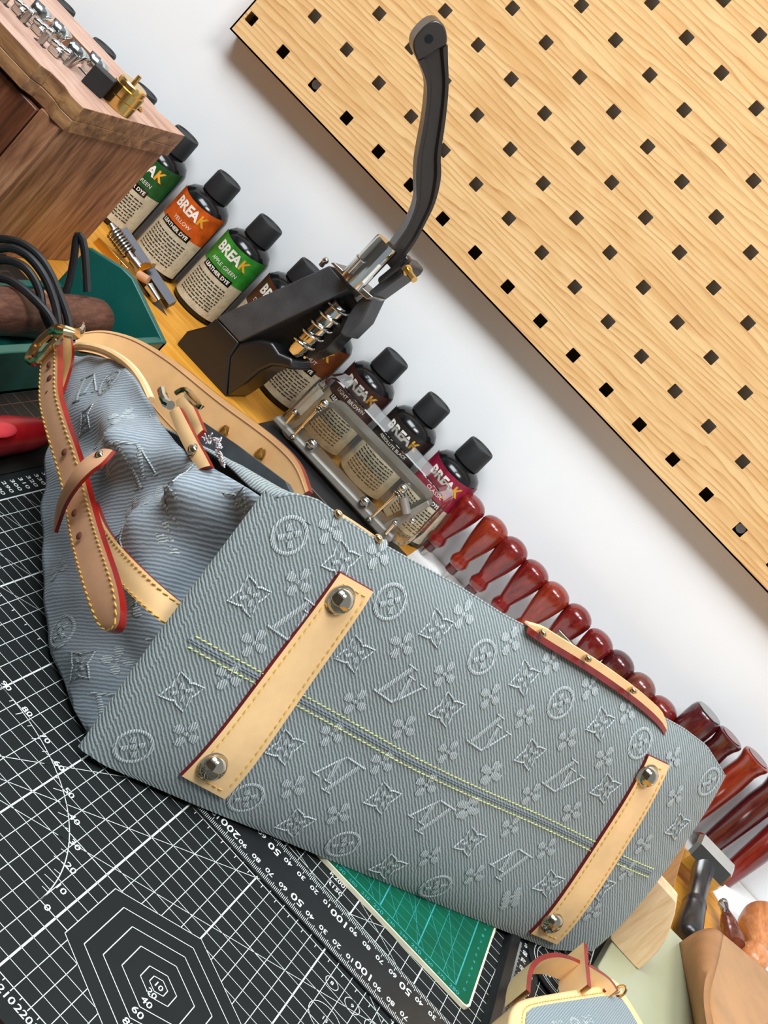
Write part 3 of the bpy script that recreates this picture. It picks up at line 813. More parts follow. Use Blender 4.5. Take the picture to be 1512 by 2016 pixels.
# ---- strap helper: leather ribbon between two pixel edges laid on a plane
def ribbon(name, Lp, Rp, plane, off, thick, mat, edge, parent, n=40, curve=None, stitches=None, th=m_thread, outn=None, sm=True):
    P0, N = plane; N = unit(N)
    if outn is None: outn = N if N @ (CAM-P0) > 0 else -N
    f = smooth_pts if sm else resamp
    L = f(Lp, n); R = f(Rp, n); K = 7; rows = []
    for i in range(n):
        u = i/(n-1); o = off + (curve(u) if curve else 0)
        l = Wp(*L[i], P0 + outn*o, N); r = Wp(*R[i], P0 + outn*o, N)
        rows.append([l*(1-k/(K-1)) + r*(k/(K-1)) + outn*(.0006*math.sin(PI*k/(K-1))) for k in range(K)])
    mb = MB(); mb.grid(rows); ob = mb.build(name, mat, parent, flip=True)
    per = [rows[0][k] for k in range(K)] + [rows[i][-1] for i in range(1, n)] + [rows[-1][k] for k in range(K-2, -1, -1)] + [rows[i][0] for i in range(n-2, 0, -1)]
    mid = [[a - outn*thick for a in r] for r in rows]
    MB().grid(mid).build('lining_layer', m_veg_in, ob, flip=True)
    q = len(per); MB().add(per + [p - outn*thick for p in per], [(i, (i+1) % q, q+(i+1) % q, q+i) for i in range(q)]).build('painted_edge', edge, ob, flip=True)
    if stitches:
        mb = MB()
        for fr in stitches: stitch(mb, [r[0]*(1-fr) + r[-1]*fr + outn*(.0005) for r in rows], outn, .0042, .0031, .00042, skew=.0004)
        o = mb.build('yellow_stitching', th, ob, flip=True); o['kind'] = 'stuff'
    return ob, rows, outn
GPL = (BA, e_)
# lower strap sewn along the side panel
s1, rows1, on1 = ribbon('side_strap', [(186,985),(205,1035),(238,1078),(298,1138),(345,1178),(394,1212)], [(178,1030),(190,1085),(222,1135),(270,1186),(320,1228),(368,1262)], GPL, .012, .003, m_veg, m_red, bag,
       curve=lambda u: .006*math.sin(PI*u) - .020*u**4, stitches=(.09, .91))
# long free end of the shoulder strap with its holes
fL = [(82,690),(77,740),(75,795),(91,858),(119,949),(127,1001),(139,1076),(167,1175),(187,1222),(199,1238),(212,1242)]
fR = [(113,660),(113,700),(113,735),(112,771),(131,834),(155,898),(175,977),(195,1049),(228,1143),(237,1190),(236,1222),(228,1240),(212,1242)]
s2, rows2, on2 = ribbon('strap_end', fL, fR, GPL, .026, .0042, m_veg_shade_tan, m_red, bag, n=70, curve=lambda u: .010*math.sin(PI*u)*.6 + .004*math.sin(u*9), stitches=(.10, .90))
for px in [(97,718),(98,745),(94,775),(104,833),(127,890),(147,1010),(156,1055)]:
    P = Wp(*px, BA + on2*.0325, e_)
    MB().lathe([(.0021, 0), (.0021, .0006), (.0013, .0012), (.0001, .0013)], P - on2*.0002, on2, 12).build('strap_hole', m_groove, s2)
# inner layer of the strap seen between (towards the buckle)
s3, rows3, on3 = ribbon('strap_fold', [(118,668),(121,700),(120,740),(118,765)], [(138,662),(143,700),(134,735),(122,770)], GPL, .012, .002, m_veg_in, m_red, bag, n=16)
# keeper loop
k1, rowsk, onk = ribbon('keeper_loop', [(204,883),(180,892),(155,912),(130,948),(113,985),(107,1015),(105,1045)], [(222,886),(200,912),(178,926),(150,955),(127,990),(117,1018),(107,1047)], GPL, .036, .0022, m_veg_shade_tan, m_red, bag, n=30, curve=lambda u: .010*math.sin(PI*min(1, u*1.15)) - .012*u**2)
P = Wp(196, 897, BA + onk*.040, e_); stud(k1, P, onk, .0026)
# big gold buckle at the end of the strap
bk = MB(); fr = [(56,706),(70,680),(104,649),(124,644),(120,662),(86,700),(66,716)]
loop = smooth_pts([Wp(*p, BA - e_*.030, e_) for p in fr + [fr[0]]], 40)
bk.tube(loop, .0026, 10, closed=False); b_o = bk.build('buckle_frame', m_gold, bag)
bk = MB(); bk.tube(smooth_pts([Wp(*p, BA - e_*o, e_) for p, o in (((106,652),.036),((128,650),.038),((146,660),.030),((158,652),.022),((161,640),.016))], 16), [.0034]*10+[.0028]*4+[.002]*2, 10); bk.build('buckle_prong', m_gold, b_o)
bk = MB(); bk.tube(smooth_pts([Wp(*p, BA - e_*o, e_) for p, o in (((74,712),.033),((92,690),.034),((110,668),.034))], 10), .0016, 8); bk.build('buckle_pin', m_gold, b_o)

# wide shoulder band arching behind the mouth
G2P = (BA + e_*.072, e_)
oL = [(150,658),(180,651),(211,650),(250,659),(282,672),(330,700),(362,723),(441,787),(520,843),(565,882),(592,915),(608,966)]
oR = [(150,690),(180,694),(210,704),(238,724),(258,750),(280,785),(305,820),(360,880),(420,925),(490,960),(530,985),(550,1005)]
s4, rows4, on4 = ribbon('shoulder_band', oL, oR, G2P, 0, .0034, leather('band_leather', (230, 180, 124)), m_redd, bag, n=60, curve=lambda u: .012*math.sin(PI*u) + .065*(1-u)**2)
for px, of in [((265,702), .0445), ((440,853), .0205), ((511,898), .0125)]:
    P = Wp(*px, G2P[0] - e_*of, e_)
    MB().lathe([(.0052, 0), (.0052, .0006), (.0046, .0011), (.0026, .0013), (.0001, .0013)], P, on4, 18).build('rivet', m_brass, s4)
mb = MB()
for fr_ in (.085, .90): mb.tube([r[0]*(1-fr_) + r[-1]*fr_ + on4*.0004 for r in rows4], .00035, 5)
mb.build('crease_line', m_veg_shade_tan, s4)['kind'] = 'stuff'

# small closing strap with buckle at the torn corner
G3P = (BA - e_*.004, e_)
s5, rows5, on5 = ribbon('closing_strap', [(333,812),(345,845),(362,880),(378,908),(390,925)], [(352,800),(368,830),(386,866),(402,893),(414,917)], G3P, .010, .003, m_veg, m_red, bag, n=20)
stud(s5, Wp(380, 886, G3P[0] - e_*.011, e_), on5, .0030)
s6, rows6, on6 = ribbon('closing_strap', [(345,790),(352,812),(368,840),(384,866)], [(372,775),(380,800),(392,826),(400,846)], (BA + e_*.004, e_), 0, .003, m_veg, m_red, bag, n=14)
bk = MB(); loop = smooth_pts([Wp(*p, BA - e_*.004, e_) for p in [(347,774),(360,766),(372,770),(396,796),(398,802),(386,800),(366,778)]], 26); bk.tube(loop, .0015, 8); sb = bk.build('small_buckle', m_gold, s5)
bk = MB(); bk.tube([Wp(*p, BA - e_*.012, e_) for p in [(319,768),(322,782),(328,794),(336,798)]], .0026, 10); bk.build('strap_ring', m_nickel, s5)
# frayed edge of torn cloth
m_fray = plain('frayed_cotton', (206, 202, 206), .95, 0, .1, 300)
mb = MB(); rnd = random.Random(3)
for (x0, y0, x1, y1, nn, L) in ((278,815,335,872,46,14), (400,862,432,872,26,14), (424,868,436,918,26,12)):
    for k in range(nn):
        t = k/nn; x = x0+(x1-x0)*t; y = y0+(y1-y0)*t
        a = Wp(x, y, BA - e_*.006, e_); b = Wp(x+rnd.uniform(-L*.3, L*.9), y+rnd.uniform(-L*.9, L*.9), BA - e_*(.006+rnd.uniform(0, .006)), e_)
        c = (a+b)/2 + V3(rnd.uniform(-1, 1), rnd.uniform(-1, 1), rnd.uniform(-1, 1))*.001
        mb.tube([a, c, b], .00045, 4)
mb.build('frayed_threads', m_fray, bag)['kind'] = 'stuff'
# leather tabs on the back panel, seen edge-on above the base
def back_tab(pxs, studs_px, d, h, dep=.004):
    P = [Wp(*p, top_edge[30] + m_*d, n_) for p in smooth_pts(pxs, 26)]
    W = unit(np.cross(n_, P[-1]-P[0])); W = W if W[2] > 0 else -W
    mb = MB(); rows = [[p, p + W*h*min(1, 4*(1-abs(2*i/25-1))+.25)] for i, p in enumerate(P)]
    per = [r[1] for r in rows] + [r[0] for r in rows][::-1]
    n = len(per); mb.add(per + [p - n_*dep for p in per], [(i, (i+1) % n, n+(i+1) % n, n+i) for i in range(n)])
    mb.add([q for r in rows for q in r], [(2*i, 2*i+1, 2*i+3, 2*i+2) for i in range(25)])
    o = mb.build('handle_tab', m_veg, bag, flip=True)
    mb = MB(); low = [r[0] for r in rows]; mb.add([p for p in low] + [p + n_*.0006 + W*(-.0034) + n_*.0014 for p in low] , [(i, i+1, 26+i+1, 26+i) for i in range(25)])
    mb.build('painted_edge', m_redd, o, flip=True)
    for s in studs_px:
        q = Wp(*s, top_edge[30] + m_*d + n_*.003, n_); MB().sphere(q, .0022, 12, sc=(1.2, 1, .9)).build('rivet', m_gold, o)
    return o
back_tab([(1040,1232),(1075,1258),(1158,1307),(1247,1369),(1300,1415),(1312,1436)], [(1069,1246),(1158,1296),(1247,1359)], -.003, .0046)
back_tab([(655,1006),(690,1026),(745,1064)], [(666,1012),(745,1060)], .003, .0010, .001)
# ================================================================== DYE BOTTLES ALONG THE WALL
BR_, BY = .0250, .1295
m_lab_tan = None
def paper_mat():
    t = NT('aged_label'); v = t.tc(); f = t.noise(v, 120, 4, .6)
    t.color(t.ramp(f, [(.3, (168, 158, 134)), (.55, (198, 190, 166)), (.75, (176, 160, 124))])); t.set(Roughness=.55); return t.mat
m_lab = paper_mat()
m_lab_ink = plain('label_ink', (52, 48, 42), .6)
m_lab_white = plain('label_white', (232, 230, 222), .5)
m_lab_gold = plain('label_gold', (222, 160, 44), .5)
def cyl_patch(mb, cx, a0, a1, z0, z1, r, n=14, sag=0, m=4, mat=0):
    rows = []
    for i in range(n+1):
        u = i/n; a = math.radians(a0 + (a1-a0)*u); sg = sag*(1-(2*u-1)**2)
        rows.append([V3(cx + r*math.sin(a), BY - r*math.cos(a), (z0 + (z1-sg-z0)*k/m)) for k in range(m+1)])
    mb.grid(rows, mat)
def cyl_text(mb, s, cx, z, size, r, ac=0.0, bold=.02, sx=1.0, mat=0):
    v, f = textmesh(s, bold); P = []
    for x, y in v:
        a = math.radians(ac) + x*size*sx/r; P.append((cx + r*math.sin(a), BY - r*math.cos(a), z + y*size))
    mb.add(P, f, mat)
bottles = [(-.193, None, None, 0), (-.136, None, None, 0), (-.079, None, None, 0), (-.022, (22, 84, 40), 'DEEP GREEN', 1), (.036, (196, 84, 20), 'YELLOW', 1), (.0925, (44, 132, 44), 'APPLE GREEN', 1), (.1485, (74, 40, 28), 'DARK BROWN', 1), (.2055, (104, 54, 24), 'WALNUT', 1), (.262, (62, 34, 30), 'LIGHT BROWN', 1), (.318, (34, 31, 29), 'ABSOLUTE BLACK', 1), (.374, (146, 24, 58), 'CLASSIC', 1)]
bl_lab = ['black dye bottle behind the cabinet, third from the dark green labelled one', 'black dye bottle behind the cabinet, second from the dark green labelled one', 'black dye bottle behind the cabinet, next to the dark green labelled one',
          'dark green labelled leather dye bottle half hidden by the walnut cabinet', 'orange labelled black leather dye bottle', 'bright green labelled black leather dye bottle',
          'dark brown labelled dye bottle partly behind the press column', 'russet brown labelled dye bottle behind the press spring', 'dark brown LIGHT BROWN dye bottle behind the clear box', 'black ABSOLUTE BLACK dye bottle behind the clear box', 'magenta labelled dye bottle beside the red tool handles']
def bottle_body(cx):
    r = BR_; z = DZ+.0001
    return MB().lathe([(r-.003, 0), (r, .0025), (r, .0035), (r, .0755), (r-.0008, .0785), (r-.004, .0835), (r-.0095, .0868), (.0120, .0880), (.0115, .0900), (.0115, .094)], (cx, BY, z), (0,0,1), 40)
def bottle_cap(cx):
    P = [(.0136, 0), (.0140, .0006), (.0136, .0195), (.0128, .0212), (.0108, .0212), (.0102, .0204), (.0001, .0204)]
    return MB().lathe(P, (cx, BY, DZ+.0885), (0,0,1), 40)
for (cx, col, nm, lab), lb in zip(bottles, bl_lab):
    b = thing('dye_bottle', lb, 'bottle', (cx, BY, DZ), 'dye bottles along the wall')
    bottle_body(cx).build('bottle_body', m_black, b, ang=30)
    bottle_cap(cx).build('cap', m_cap, b, ang=30)
    if not lab: continue
    rr = BR_ + .0003
    mb = MB(); cyl_patch(mb, cx, -78, 78, .0028, .0435, rr, 24); L = mb.build('label', m_lab, b, flip=True)
    mc = plain('label_'+nm.lower().replace(' ', '_'), col, .4, 0, .18, 120)
    mb = MB(); cyl_patch(mb, cx, -78, 78, .0435, .0775, rr+.00004, 24, sag=.0035); mb.build('label_band', mc, L, flip=True)
    mb = MB(); cyl_patch(mb, cx, -40, 40, .0395, .0462, rr+.00012, 14); mb.build('label_strip', m_black, L, flip=True)
    mb = MB(); cyl_text(mb, 'BRE', cx, .0640, .0135, rr+.0003, -17, .035, .95); cyl_text(mb, 'A', cx, .0640, .0135, rr+.0003, 14, .035, .95)
    cyl_text(mb, 'LEATHER DYE', cx, .0428, .0050, rr+.0003, 0, .03, 1.0); cyl_text(mb, nm, cx, .0515, .0052 if len(nm) < 12 else .0042, rr+.0003, 3, 0.0, 1.0)
    mb.build('label_lettering', m_lab_white, L, flip=True)
    mb = MB(); cyl_text(mb, 'K', cx, .0640, .0135, rr+.0003, 34, .035, .95); mb.build('label_lettering', m_lab_gold, L, flip=True)
    mb = MB(); rnd = random.Random(int(cx*1000)+500)
    for k in range(9):
        z = .0335 - k*.0030; x = -46
        while x < 44:
            wd = rnd.uniform(4, 13); x2 = min(46, x+wd); cyl_patch(mb, cx, x, x2, z, z+.0012, rr+.0002, max(1, int((x2-x)/5)), m=1); x = x2 + 2.2
    o = mb.build('label_small_print', m_lab_ink, L, flip=True); o['kind'] = 'stuff'

# ================================================================== RED TOOL HANDLES
def rosewood(name, lo, mid, hi): return wood(name, lo, mid, hi, 2, 60, 9, .22, (.05, .05, 0), 1.2, .5, .04)
RW = [rosewood('rosewood_red', (84, 12, 12), (112, 20, 18), (132, 34, 26)), rosewood('rosewood_orange', (104, 24, 12), (132, 38, 20), (150, 54, 30)),
      rosewood('rosewood_dark', (52, 12, 16), (72, 18, 22), (92, 28, 30)), rosewood('rosewood_brown', (84, 34, 28), (106, 48, 38), (124, 64, 50))]
hx = [.406, .435, .461, .489, .516, .544, .573, .600, .627, .655]
hm = [0, 1, 0, 0, 1, 0, 0, 2, 3, 0]
hlab = ['first red wooden handle beside the magenta dye bottle', 'second handle, orange red, counted from the magenta dye bottle', 'third deep red handle counted from the magenta dye bottle', 'fourth deep red handle counted from the magenta dye bottle',
        'fifth handle, brighter orange red, in the row behind the bag', 'sixth red handle in the row, behind the grey steel blade', 'seventh red handle, just past the grey steel blade', 'eighth handle, darkest red round one in the row', 'ninth handle, dull brown round one in the row', 'tenth red round handle, last before the flared ones']
for k, x in enumerate(hx):
    y = .1235 + (.001 if k % 2 else -.001); top = .0735 + (.0008*((k*7) % 3 - 1))
    t = thing('wood_awl', hlab[k], 'awl', (x, y, DZ), 'round red handles in a row at the wall')
    prof = [(.0052, .012), (.0082, .0155), (.0092, .0195), (.0078, .0235), (.0068, .0260), (.0090, .0340), (.0118, .0450), (.0137, .0560), (.0144, .0640)]
    for a in range(1, 7): prof.append((max(.0001, .0144*math.cos(PI/2*a/6)), .0640 + (top-.0640)*math.sin(PI/2*a/6)))
    MB().lathe([(r, h) for r, h in prof], (x, y, 0), (0,0,1), 28).build('wooden_grip', RW[hm[k]], t, ang=60)
    MB().lathe([(.0056, .006), (.0056, .0125)], (x, y, 0), (0,0,1), 16).build('ferrule', RW[2], t)
    MB().lathe([(.0012, DZ), (.0030, .0065)], (x, y, 0), (0,0,1), 10).build('steel_point', m_steel, t)
fl = [(.6835, .094, 2, .0150, 0, 'flared dark red handle with broad flat top, next to the round handles'), (.7115, .094, 2, .0125, 1, 'dark plum flared handle with a collar below its rim'),
      (.7405, .098, 1, .0135, 2, 'bright orange red flared handle rising beside the bag corner'), (.7720, .099, 2, .0140, 3, 'plum red flared handle behind the chrome hammer head'), (.8030, .100, 0, .0145, 4, 'deep red flared handle farthest along the wall')]
for k, (x, top, mt, R0, sd, lb) in enumerate(fl):
    y = .122; t = thing('wood_awl', lb, 'awl', (x, y, DZ), 'flared red handles at the wall')
    prof = [(.0090, 0), (.0098, .010), (.0112, .030), (.0122, .050), (R0-.0010, .070), (R0-.0018, top-.014), (R0-.0006, top-.008), (R0+.0012, top-.003), (R0+.0010, top-.0008), (R0, top), (.0001, top)]
    if k == 0: prof = [(.0090, 0), (.0105, .02), (.0135, .045), (.0155, .068), (.0160, .080), (.0158, .088), (.0146, .0925), (.0138, .0935), (.0001, .0935)]
    MB().lathe([(r, h+DZ+.001) for r, h in prof], (x, y, 0), (0,0,1), 28).build('wooden_grip', RW[mt], t, ang=40)
    MB().lathe([(.0001, top+DZ+.0012), (R0-.002, top+DZ+.0013), (R0-.002, top+DZ+.0018), (.0001, top+DZ+.0018)], (x, y, 0), (0,0,1), 24, cap=False).build('end_disc', RW[3] if k else m_steel, t)
# grey steel blade poking out between handles
P = [Wy(*p, .085) for p in [(1088,1262),(1101,1240),(1150,1292),(1130,1300)]]
tag(MB().prism(P, (0, .006, 0)).build('skiving_knife', m_steel, bev=.0006), 'short grey steel blade leaning on the red handles behind the bag', 'knife')

# ================================================================== HAND PRESS
pr = thing('hand_press', 'black cast iron hand press with chrome ram, spring and curved lever', 'press', (.19, .03, DZ))
YB = .012
def W1(pts, y):
    R_ = [Wy(*p, y) for p in pts]
    for q in R_: q[2] = max(q[2], DZ+.0002)
    return R_
mb = MB(); mb.prism(W1([(425.8,624.5),(648,522.6),(687.7,569),(470.8,673.4)], YB), (0.004, .040, 0)); mb.build('column', m_cast, pr, bev=.0012)
mb = MB(); mb.prism(W1([(425.8,625.5),(470.8,673.4),(452,702.5),(441.7,784.6),(385,740),(330.6,694.6),(367.6,652),(407,641.7)], YB+.001), (0.004, .046, 0)); b = mb.build('base', m_gloss_black, pr, bev=.0015)
mb = MB(); mb.prism(W1([(470.8,673.4),(512,668),(537,673.4),(550,694.6),(576.6,705),(576.6,729),(556,723),(534,721),(510,732),(486.7,752.8),(441.7,784.6),(450,702)], YB+.002), (0.004, .045, 0)); mb.build('base_arm', m_gloss_black, pr, bev=.003, seg=3)
mb = MB(); mb.prism(W1([(470.8,672),(687.7,569),(709,607),(690,640),(640,690),(605,704),(550,694)], YB+.022), (0.004, .028, 0)); mb.build('frame_web', m_gloss_black, pr, bev=.001)
mb = MB(); mb.prism(W1([(797,503),(813,522),(806,533),(735,584),(712,632),(679.5,664),(668,655),(684,620),(700,596),(742,560)], YB+.010), (0.004, .030, 0)); mb.build('ram_guide', m_cast, pr, bev=.0015)
mb = MB(); mb.prism(W1([(650,517),(659,517),(735,585),(722,590),(690,562)], YB-.002), (0.003, .034, 0)); mb.build('guide_plate', m_steel, pr, bev=.0008)
a0 = Wy(691, 555, YB-.004); a1 = Wy(764, 478, YB-.004); ax = unit(a1-a0); L = np.linalg.norm(a1-a0)
mb = MB(); mb.lathe([(.0112, 0), (.0112, L-.002), (.0104, L), (.0001, L)], a0, ax, 32); ram = mb.build('ram_housing', m_chrome, pr)
mb = MB(); mb.box((a0+a1)/2 + V3(.0095, -.0076, -.004), (.0022, .0015, .020), [unit(np.cross(ax, V3(0,1,0))), V3(0,1,0), ax]); mb.build('slot', m_lab_white, ram)
s0 = Wy(672, 601, YB+.008); s1_ = Wy(577, 694, YB+.008); sx = unit(s1_-s0); SL = np.linalg.norm(s1_-s0)
mb = MB(); mb.lathe([(.0074, 0), (.0074, SL-.004), (.0058, SL)], s0, sx, 24); sh_ = mb.build('ram_shaft', m_chrome, pr)
b1 = unit(np.cross(sx, V3(0,1,0))); b2 = np.cross(sx, b1); P = []
for k in range(121):
    th = 2*PI*5.0*k/120; h = SL*(.02 + .90*(k/120)); P.append(s0 + sx*h +   .0100*(math.cos(th)*b1 + math.sin(th)*b2))
MB().tube(P, .0012, 8).build('spring', m_chrome, pr)
# screws and pin
mb = MB(); c = Wy(712, 508, YB-.019); mb.lathe([(.0001, 0), (.0048, .0005), (.0048, .0014), (.0014, .0018), (.0014, .016)], c + ax*.0, -ax, 14); mb.build('set_screw', m_chrome, pr)
mb = MB(); mb.sphere(Wy(641, 513, YB+.010), .0030, 12); mb.cyl(Wy(641, 513, YB+.010), Wy(632, 523, YB+.012), .0022, 10); mb.build('set_screw', m_chrome, pr)
mb = MB(); mb.cyl(Wy(800, 530, YB), Wy(816, 551, YB-.008), .0028, 12); mb.lathe([(.0046, 0), (.0046, .004)], Wy(799, 529, YB), Wy(816,551,YB-.008)-Wy(800,530,YB), 6); mb.build('pivot_pin', m_brass, pr)
mb = MB(); mb.prism(W1([(742,548),(756,537),(800,500),(806,512),(790,525),(745,560)], YB-.001), (0, .012, 0)); mb.build('clevis', m_gloss_black, pr, bev=.002)
# curved lever
phi = math.radians(32); nl = V3(math.sin(phi), -math.cos(phi), 0); PL = Wy(790, 480, YB+.002)
c_ = lambda x, y: (600+x/2.6875, y/2.6875)
fl_ = [c_(*p) for p in [(415,1375),(450,1330),(500,1262),(545,1200),(592,1080),(590,1000),(588,900),(600,810),(632,650),(652,470),(635,400),(602,325)]]
fr_ = [c_(*p) for p in [(470,1440),(530,1360),(590,1280),(645,1170),(692,1080),(727,930),(716,830),(745,650),(765,450),(758,330),(757,240)]]
Lp = smooth_pts(fl_, 40); Rp = smooth_pts(fr_, 40)
def onl(p, d=0): return Wp(*p, PL + nl*d, nl)
rows = []; prof = [(0, -.016), (0, 0), (.16, 0), (.26, -.0035), (.74, -.0035), (.84, 0), (1, 0), (1, -.016)]
for l, r in zip(Lp, Rp):
    a, b = onl(l), onl(r); rows.append([a*(1-w)+b*w + nl*h for w, h in prof] + [a + nl*-.016])
mb = MB(); mb.grid(rows); mb.add(rows[0], [tuple(range(len(rows[0])))]); mb.add(rows[-1], [tuple(range(len(rows[-1])))])
m_lev = plain('lever_reflect_brown', (52, 46, 42), .3, 0, .08, 40, 0, .6); lev = mb.build('lever', m_lev, pr, ang=40)  # pegboard reflection put into the enamel colour as a brown tint
hd = [c_(*p) for p in [(600,325),(575,270),(572,225),(590,185),(640,130),(690,105),(730,120),(752,165),(757,240),(720,250),(660,290)]]
mb = MB(); mb.prism([onl(p) for p in smooth_pts(hd + [hd[0]], 36)[:-1]], -nl*.021); lh = mb.build('lever_knob', m_lev, lev, bev=.0012)
mb = MB(); q = onl(c_(657, 205), .0001); mb.lathe([(.0034, 0), (.0034, .0003), (.0001, .0003)], q, nl, 14); mb.build('bolt_hole', m_black, lh)

# ================================================================== CLEAR BOX WITH GREY FRAME
def glass_mat():
    t = NT('clear_acrylic'); t.color((250, 250, 246)); t.set(Roughness=.03, IOR=1.45); t.b.inputs['Transmission Weight'].default_value = 1.0
    return t.mat
m_acr = glass_mat()
m_greym = plain('grey_metal', (136, 133, 127), .42, .2, .08, 60)
bx = thing('acrylic_box', 'clear acrylic case with grey metal frame in front of the dye bottles', 'box', (.318, .05, DZ))
YF = .034
def rr_px(c, r, n=6):
    """rounded polygon in the plane y from world (x,z) corners"""
    out = []; C4 = [np.array(p) for p in c]
    for i in range(len(C4)):
        p, a, b = C4[i], C4[i-1], C4[(i+1) % len(C4)]
        u, v = unit(a-p), unit(b-p)
        for k in range(n+1):
            t = k/n; out.append(p + u*r*(1-t)**2 + v*r*t**2)
    return out
def xz(px, py, y): w = Wy(px, py, y); return (w[0], w[2])
oc = [xz(537,836,YF), xz(792,1086,YF), xz(884,985,YF), xz(648,727,YF)]
O = rr_px(oc, .014); cz = np.mean(O, axis=0); I = [p + (cz-p)*np.array([.030, .060]) for p in O]
mb = MB(); n = len(O); D = .040
V = [(p[0], YF, p[1]) for p in O] + [(p[0], YF+D, p[1]) for p in O] + [(p[0], YF+.0018, p[1]) for p in I] + [(p[0], YF+D, p[1]) for p in I]
F = [tuple(range(n)), tuple(2*n + k for k in range(n-1, -1, -1))]
for i in range(n):
    j = (i+1) % n; F += [(i, n+i, n+j, j), (2*n+i, 2*n+j, 3*n+j, 3*n+i), (n+i, 3*n+i, 3*n+j, n+j)]
mb.add(V, F); mb.build('clear_cover', m_acr, bx, ang=30)
def ring(name, corners, r, w, y0, y1, mat, parent):
    O = rr_px([xz(*c, y0) for c in corners], r); cz = np.mean(O, axis=0); n = len(O)
    I = []
    for i in range(n):
        t = O[(i+1) % n]-O[i-1]; t = t/np.linalg.norm(t); nn = np.array([-t[1], t[0]]); nn = nn if nn @ (cz-O[i]) > 0 else -nn; I.append(O[i]+nn*w)
    mb = MB(); V = [(p[0], y, p[1]) for y in (y0, y1) for p in O] + [(p[0], y, p[1]) for y in (y0, y1) for p in I]; F = []
    for i in range(n):
        j = (i+1) % n; F += [(i, j, n+j, n+i), (2*n+i, 3*n+i, 3*n+j, 2*n+j), (i, 2*n+i, 2*n+j, j), (n+i, n+j, 3*n+j, 3*n+i)]
    return mb.add(V, F).build(name, mat, parent, ang=30)
fr1 = ring('tray_frame', [(560,842),(742,1040),(846,985),(652,786)], .008, .0045, YF+.003, YF+.030, m_greym, bx)
mb = MB(); mb.prism([Wy(*p, YF-.004) for p in [(533,826),(545,818),(775,1057),(766,1070),(755,1066)]], (0, .020, 0)); mb.build('base_rail', m_greym, bx, bev=.002)
mb = MB(); mb.prism([Wy(*p, YF-.002) for p in [(740,1040),(842,985),(846,996),(752,1056)]], (0, .016, 0)); mb.build('side_rail', m_greym, bx, bev=.001)
mb = MB(); mb.box((.318, YF-.004, (DZ+.004)/2+.0002), (.166, .072, .004-DZ)); mb.build('base_plate', m_steel_black, bx, bev=.001)
c3 = lambda x, y: (520+x/3.979, 720+y/3.979)
def rodp(a, b, r, nm='rod', mat=m_chrome, y=YF-.0065):
    mb = MB(); mb.cyl(Wy(*c3(*a), y), Wy(*c3(*b), y), r, 12); return mb.build(nm, mat, bx)
for a, b, kx in (((225,558),(415,345),(470,300)), ((825,1205),(1030,1010),(1085,965))):
    o = rodp(a, b, .0014)
    for t, rr in ((0, .0030), (.12, .0038), (.24, .0030)):
        p = Wy(*c3(b[0]+(kx[0]-b[0])*t*3.2*.8, b[1]+(kx[1]-b[1])*t*3.2*.8), YF-.0065); d = unit(Wy(*c3(*b), YF) - Wy(*c3(*a), YF)); MB().lathe([(rr*.7, -.001), (rr, -.0004), (rr, .0004), (rr*.7, .001)], p, d, 14).build('knob_collar', m_chrome, o)
    MB().sphere(Wy(*c3(*kx), YF-.0065), .0042, 14).build('knob', m_chrome, o)
    MB().sphere(Wy(*c3(*a), YF-.0065), .0028, 12).build('rod_foot', m_chrome, o)
for c in ((370,620), (785,1070)):
    p = Wy(*c3(*c), YF-.004); MB().lathe([(.0052, 0), (.0050, .0012), (.0038, .0030), (.0018, .0040), (.0001, .0042)], p, (0, -1, 0), 20).build('dome_nut', m_chrome, bx, ang=60)
rodp((175,450), (235,375), .0016, 'short_rod'); rodp((950,1315), (1025,1230), .0016, 'short_rod')
for c in ((240,365), (1025,1230), (1160,1215)): MB().sphere(Wy(*c3(*c), YF-.006), .0026, 12).build('screw_head', m_chrome, bx)
mb = MB(); mb.cyl(Wy(*c3(1115,1160), YF-.004), Wy(*c3(1090,1035), YF-.004), .0042, 16); mb.build('peg', m_greym, bx)
mb = MB(); mb.prism([Wy(*c3(*p), YF+.020) for p in [(430,180),(470,215),(290,390),(250,350)]], (0, .001, 0)); mb.build('inner_tag', m_lab_white, bx, smooth=False)

# ================================================================== WALNUT CABINET
YC = -.05; pc0 = Wy(365, 268, YC); X0 = pc0[0]; ZT = pc0[2]; YFr = Wx(148, 228, X0)[1] + .002
cab = thing('cabinet', 'small walnut tool cabinet with shaped tray top at the wall', 'cabinet', (X0-.15, (YC+YFr)/2, DZ))
XL = X0-.34; topT = .022
mb = MB(); mb.box(((XL+X0-.004)/2, (YFr+YC)/2+.004, (ZT-topT+DZ)/2), (X0-.004-XL, YC-YFr-.008, ZT-topT-DZ)); mb.build('case', m_walnut, cab, bev=.0008)
mb = MB(); mb.box((X0-.0135, YFr+.003, (ZT-topT+DZ)/2), (.019, .006, ZT-topT-DZ)); mb.build('front_stile', m_walnut, cab, bev=.0006)
for z0, z1 in ((.012, .054), (.058, ZT-topT-.003)):
    dr = MB().box((X0-.024-.11, YFr+.004, (z0+z1)/2), (.22, .010, z1-z0)).build('drawer_front', m_drawer, cab, bev=.001)
    MB().lathe([(.004, 0), (.004, .006), (.008, .009), (.008, .013), (.0001, .015)], (X0-.13, YFr-.001, (z0+z1)/2), (0,-1,0), 16).build('knob', m_brass, dr)
